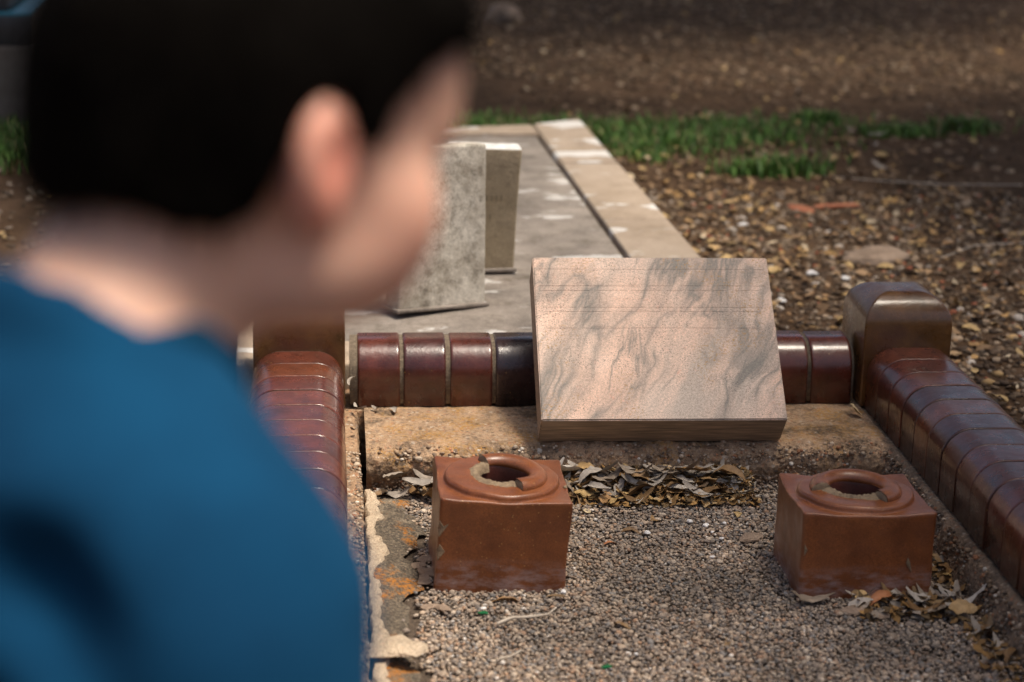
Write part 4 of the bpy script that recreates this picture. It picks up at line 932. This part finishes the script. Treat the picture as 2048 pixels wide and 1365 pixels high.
    red = np.exp(-(((np.abs(qb[:, 0])-.083)/.014)**2+((qb[:, 1]+.01)/.026)**2+((qb[:, 2])/.036)**2)); lip = np.exp(-((qb[:, 0]/.02)**2+((qb[:, 1]-.1)/.016)**2+((qb[:, 2]+.053)/.008)**2)); chk = .5*np.exp(-(((np.abs(qb[:, 0])-.05)/.025)**2+((qb[:, 1]-.06)/.03)**2+((qb[:, 2]+.03)/.03)**2))
    mx = np.clip(red+lip+chk, 0, 1)[:, None]; cb = np.array([.64, .38, .28])*(1-mx)+np.array([.62, .22, .16])*mx; cb = cb*(1+.08*fbm(Pb*30, 3))[:, None]
    at = bme.attributes.new('tint', 'FLOAT_COLOR', 'POINT'); c4 = np.ones((len(Pb), 4), np.float32); c4[:, :3] = cb; at.data.foreach_set('color', c4.ravel())
    body = obj('body', bme, root)
    for s in (-1, 1):
        bm = bmesh.new(); bmesh.ops.create_uvsphere(bm, u_segments=16, v_segments=10, radius=.0125); me = bpy.data.meshes.new('eye'); bm.to_mesh(me); bm.free(); me.materials.append(M_EYE); me.materials.append(M_IRIS); me.shade_smooth()
        for p in me.polygons:
            if p.center.y > .0105: p.material_index = 1
        e = obj('eye', me, root); e.location = tuple(H(s*.032, .0865, .004)); e.rotation_euler = (-hp, 0, hy)
    # hair
    g = Field((-.13, -.06, .95), (.13, .26, 1.27), .005)
    g.ell(H(0, -.010, .028), np.array((.086, .107, .098))*HS, .01, HM); g.ell(H(0, .052, .075), np.array((.074, .066, .046))*HS, .03, HM); g.ell(H(0, -.045, -.03), np.array((.062, .06, .06))*HS, .03, HM)
    G = np.stack(np.meshgrid(*g.ax, indexing='ij'), -1); q = ((G-HC)@HM)/HS
    zl = np.interp(q[..., 1], [-.12, -.085, -.05, -.034, -.018, 0, .008, .026, .036, .05, .075, .11], [-.036, -.036, -.034, -.022, .03, .036, .012, .006, .03, .044, .062, .068])
    zl = zl+.006*fbm(q*60, 2); cut = zl-q[..., 2]
    g.D = g.D+.0035*fbm(q*np.array([45, 45, 14]), 3).astype(np.float32); g.D = np.maximum(g.D, (cut*.8).astype(np.float32))
    hair = obj('hair', g.nets('hair', M_HAIR), root); hair['label'] = 'short black hair'
    # short strands lifting off the hair's surface
    Pv = np.array([v.co for v in hair.data.vertices]); Nv = np.array([v.normal for v in hair.data.vertices]); ql = ((Pv-HC)@HM)/HS
    k = rng.choice(len(Pv), 5000); P0 = Pv[k]+rng.normal(0, .002, (5000, 3)); N0 = Nv[k]; dn = HM@np.array([0, .1, -1]); dr = N0*.55+dn*.8+rng.normal(0, .25, (5000, 3)); L_ = rng.uniform(.006, .014, (5000, 1))
    sd = np.cross(dr, N0+1e-4); sd /= np.linalg.norm(sd, axis=1)[:, None]+1e-9; sd *= .0006
    V = np.stack([P0-sd, P0+sd, P0+dr*L_], 1).reshape(-1, 3); F = np.arange(15000).reshape(-1, 3)
    st = obj('hair_strands', np_mesh('hair_strands', V, F, M_HAIR), hair); st['kind'] = 'stuff'
    # t-shirt
    t = Field((-.3, -.2, .42), (.3, .22, 1.1), .0055)
    t.cap((-.07, -.007, .933), (.07, -.007, .933), .058, .058, .05); t.ell((0, -.002, .82), (.14, .1, .18), .06); t.ell((0, .0, .62), (.135, .1, .19), .07); t.ell((0, 0, .5), (.16, .115, .08), .05); t.cap((0, -.014, .95), (0, .0, 1.003), .085, .066, .04)
    for s in (-1, 1): t.ell((s*.118, -.012, .892), (.054, .062, .056), .05); t.cap((s*.118, -.012, .895), (s*.142, .0, .70), .052, .053, .04)
    G = np.stack(np.meshgrid(*t.ax, indexing='ij'), -1)
    fold = .02*np.sin((G[..., 2]*34+G[..., 0]*30+4*fbm(G*7, 2)))*np.clip((.95-G[..., 2])*5, .15, 1)+.006*fbm(G*12, 2); t.D = t.D+fold.astype(np.float32)*.6
    t.D = np.maximum(t.D, (.44-G[..., 2])).astype(np.float32)
    for a_, b_, r_ in (((.075, -.075, .925), (.135, -.075, .85), .012), ((.15, -.05, .86), (.11, -.085, .78), .011), ((.06, -.1, .86), (.12, -.085, .76), .012), ((.17, -.045, .80), (.15, -.075, .73), .01), ((.0, -.1, .9), (.07, -.1, .80), .011), ((.04, -.115, .78), (.11, -.1, .68), .012), ((-.05, -.095, .9), (.0, -.11, .8), .012)):
        a_, b_ = np.array(a_), np.array(b_); ab = b_-a_; tt = np.clip(((G-a_)@ab)/(ab@ab), 0, 1); dd = np.linalg.norm(G-a_-tt[..., None]*ab, axis=-1)
        t.D = t.D+(.006*np.exp(-(dd/.022)**2)-.006*np.exp(-((dd-.045)/.022)**2)).astype(np.float32)
    t.cap((0, .0, .95), (0, .035, 1.08), .062, .066, .006, 'cut'); t.cap((0, .055, .955), (0, .09, 1.05), .045, .06, .02, 'cut')
    for s in (-1, 1):          # sleeve ends
        nrm = np.array([s*.13, .07, -.98]); nrm /= np.linalg.norm(nrm); side = (np.abs(G[..., 0]) > .1) & (np.sign(G[..., 0]) == s)
        t.D = np.where(side, np.maximum(t.D, (G-np.array((s*.142, .0, .70)))@nrm), t.D)
    t.D = t.D.astype(np.float32); sh_ = obj('shirt', t.nets('shirt', M_SHIRT), root); sh_['label'] = 'plain blue t-shirt'
    # ribbed neckband
    V, F = [], []
    for i in range(48):
        a = 2*math.pi*i/48; cx_, cy_ = .066*math.cos(a), .018+.066*math.sin(a); zz = 1.006-.052*max(0, math.sin(a))**1.3+.004*abs(math.cos(a))
        for j in range(8):
            t_ = 2*math.pi*j/8; r_ = .0065*(1+.1*math.sin(i*40)); V.append((cx_+r_*math.cos(t_)*math.cos(a), cy_+r_*math.cos(t_)*math.sin(a), zz+.011*math.sin(t_)))
    for i in range(48):
        for j in range(8): F.append((i*8+j, ((i+1) % 48)*8+j, ((i+1) % 48)*8+(j+1) % 8, i*8+(j+1) % 8))
    obj('neckband', mesh('neckband', V, F, M_BAND), sh_)
    # trousers and shoes
    p = Field((-.26, -.3, .0), (.26, .32, .56), .008)
    p.ell((0, -.01, .48), (.155, .112, .09), .05)
    for s in (-1, 1): p.cap((s*.085, 0, .47), (s*.12, .21, .078), .095, .07, .04); p.cap((s*.12, .21, .078), (s*.1, -.16, .058), .068, .05, .03)
    G = np.stack(np.meshgrid(*p.ax, indexing='ij'), -1); p.D = np.maximum(p.D+.004*fbm(G*14, 2).astype(np.float32), (.012-G[..., 2]).astype(np.float32))
    obj('trousers', p.nets('trousers', M_JEAN), root)
    for s in (-1, 1):
        q = Field((s*.1-.07, -.33, .0), (s*.1+.07, -.1, .12), .006); q.cap((s*.1, -.15, .062), (s*.1, -.26, .042), .044, .036, .02); obj('shoe', q.nets('shoe', M_SHOE), root)
    tag(root, 'person with short black hair and blue shirt looking down at the grave, seen from behind', 'person')
person()

# ------------------------------------------------------------------ unseen trees added to darken the edges of the view
def tree(loc, h, crown, n, label, seed):
    rs = np.random.default_rng(seed); root = empty('added_shade_tree', loc); V, F = [], []
    def limb(a, b_, r0, r1):
        a, b_ = np.array(a, float), np.array(b_, float); d = b_-a; u = np.cross(d, (.3, .9, .1)); u /= np.linalg.norm(u); v = np.cross(d, u); v /= np.linalg.norm(v); k0 = len(V)
        for t in range(5):
            p = a+d*t/4+u*.04*math.sin(t*2.1+seed); r_ = r0+(r1-r0)*t/4
            for j in range(9): V.append(tuple(p+r_*(u*math.cos(j*.698)+v*math.sin(j*.698))))
        for t in range(4):
            for j in range(9): F.append((k0+t*9+j, k0+t*9+(j+1) % 9, k0+(t+1)*9+(j+1) % 9, k0+(t+1)*9+j))
    cx, cy, cz, rx, ry, rz_ = crown
    fork = np.array((cx*.4, cy*.4, h*.5)); limb((0, 0, -.1), fork, .22, .14); C = []
    for k in range(11):
        p = np.array((cx, cy, cz))+rs.normal(0, .42, 3)*np.array((rx, ry, rz_)); C.append(p); limb(fork, p, .08, .02)
    obj('trunk', mesh('trunk', V, F, M_BARK), root)
    P = np.array(C)[rs.integers(0, len(C), n)]+rs.normal(0, .30, (n, 3))*np.array((rx, ry, rz_))
    a = rs.normal(0, 1, (n, 3)); a /= np.linalg.norm(a, axis=1)[:, None]; b2 = np.cross(a, rs.normal(0, 1, (n, 3))); b2 /= np.linalg.norm(b2, axis=1)[:, None]
    L_ = rs.uniform(.09, .16, (n, 1)); W_ = L_*.32
    Q = np.stack([P-a*L_, P+b2*W_, P+a*L_, P-b2*W_], 1).reshape(-1, 3)
    obj('crown', np_mesh('crown', Q, np.arange(4*n).reshape(-1, 4), M_FOL, False), root)
    tag(root, label, 'tree')
tree((6.6, 5.4, GZ), 5.5, (-2.15, -.3, 4.4, 1.7, 2.6, 1.0), 12000, 'unseen tree added to shade the ground beside the brick kerb', 1)
tree((7.0, 11.5, GZ), 6.5, (-3.2, -1.1, 5.2, 3.2, 2.2, 1.0), 15000, 'unseen tree added to shade the far bare earth', 2)
tree((-3.6, 9.5, GZ), 6.0, (3.3, -2.6, 4.8, 1.6, 1.6, 1.0), 9000, 'unseen tree added to shade the dark granite tomb', 3)
tree((4.9, 1.0, GZ), 5.2, (-2.0, .8, 4.4, .9, 1.3, .8), 15000, 'unseen tree added to shade the near end of the brick kerb', 4)
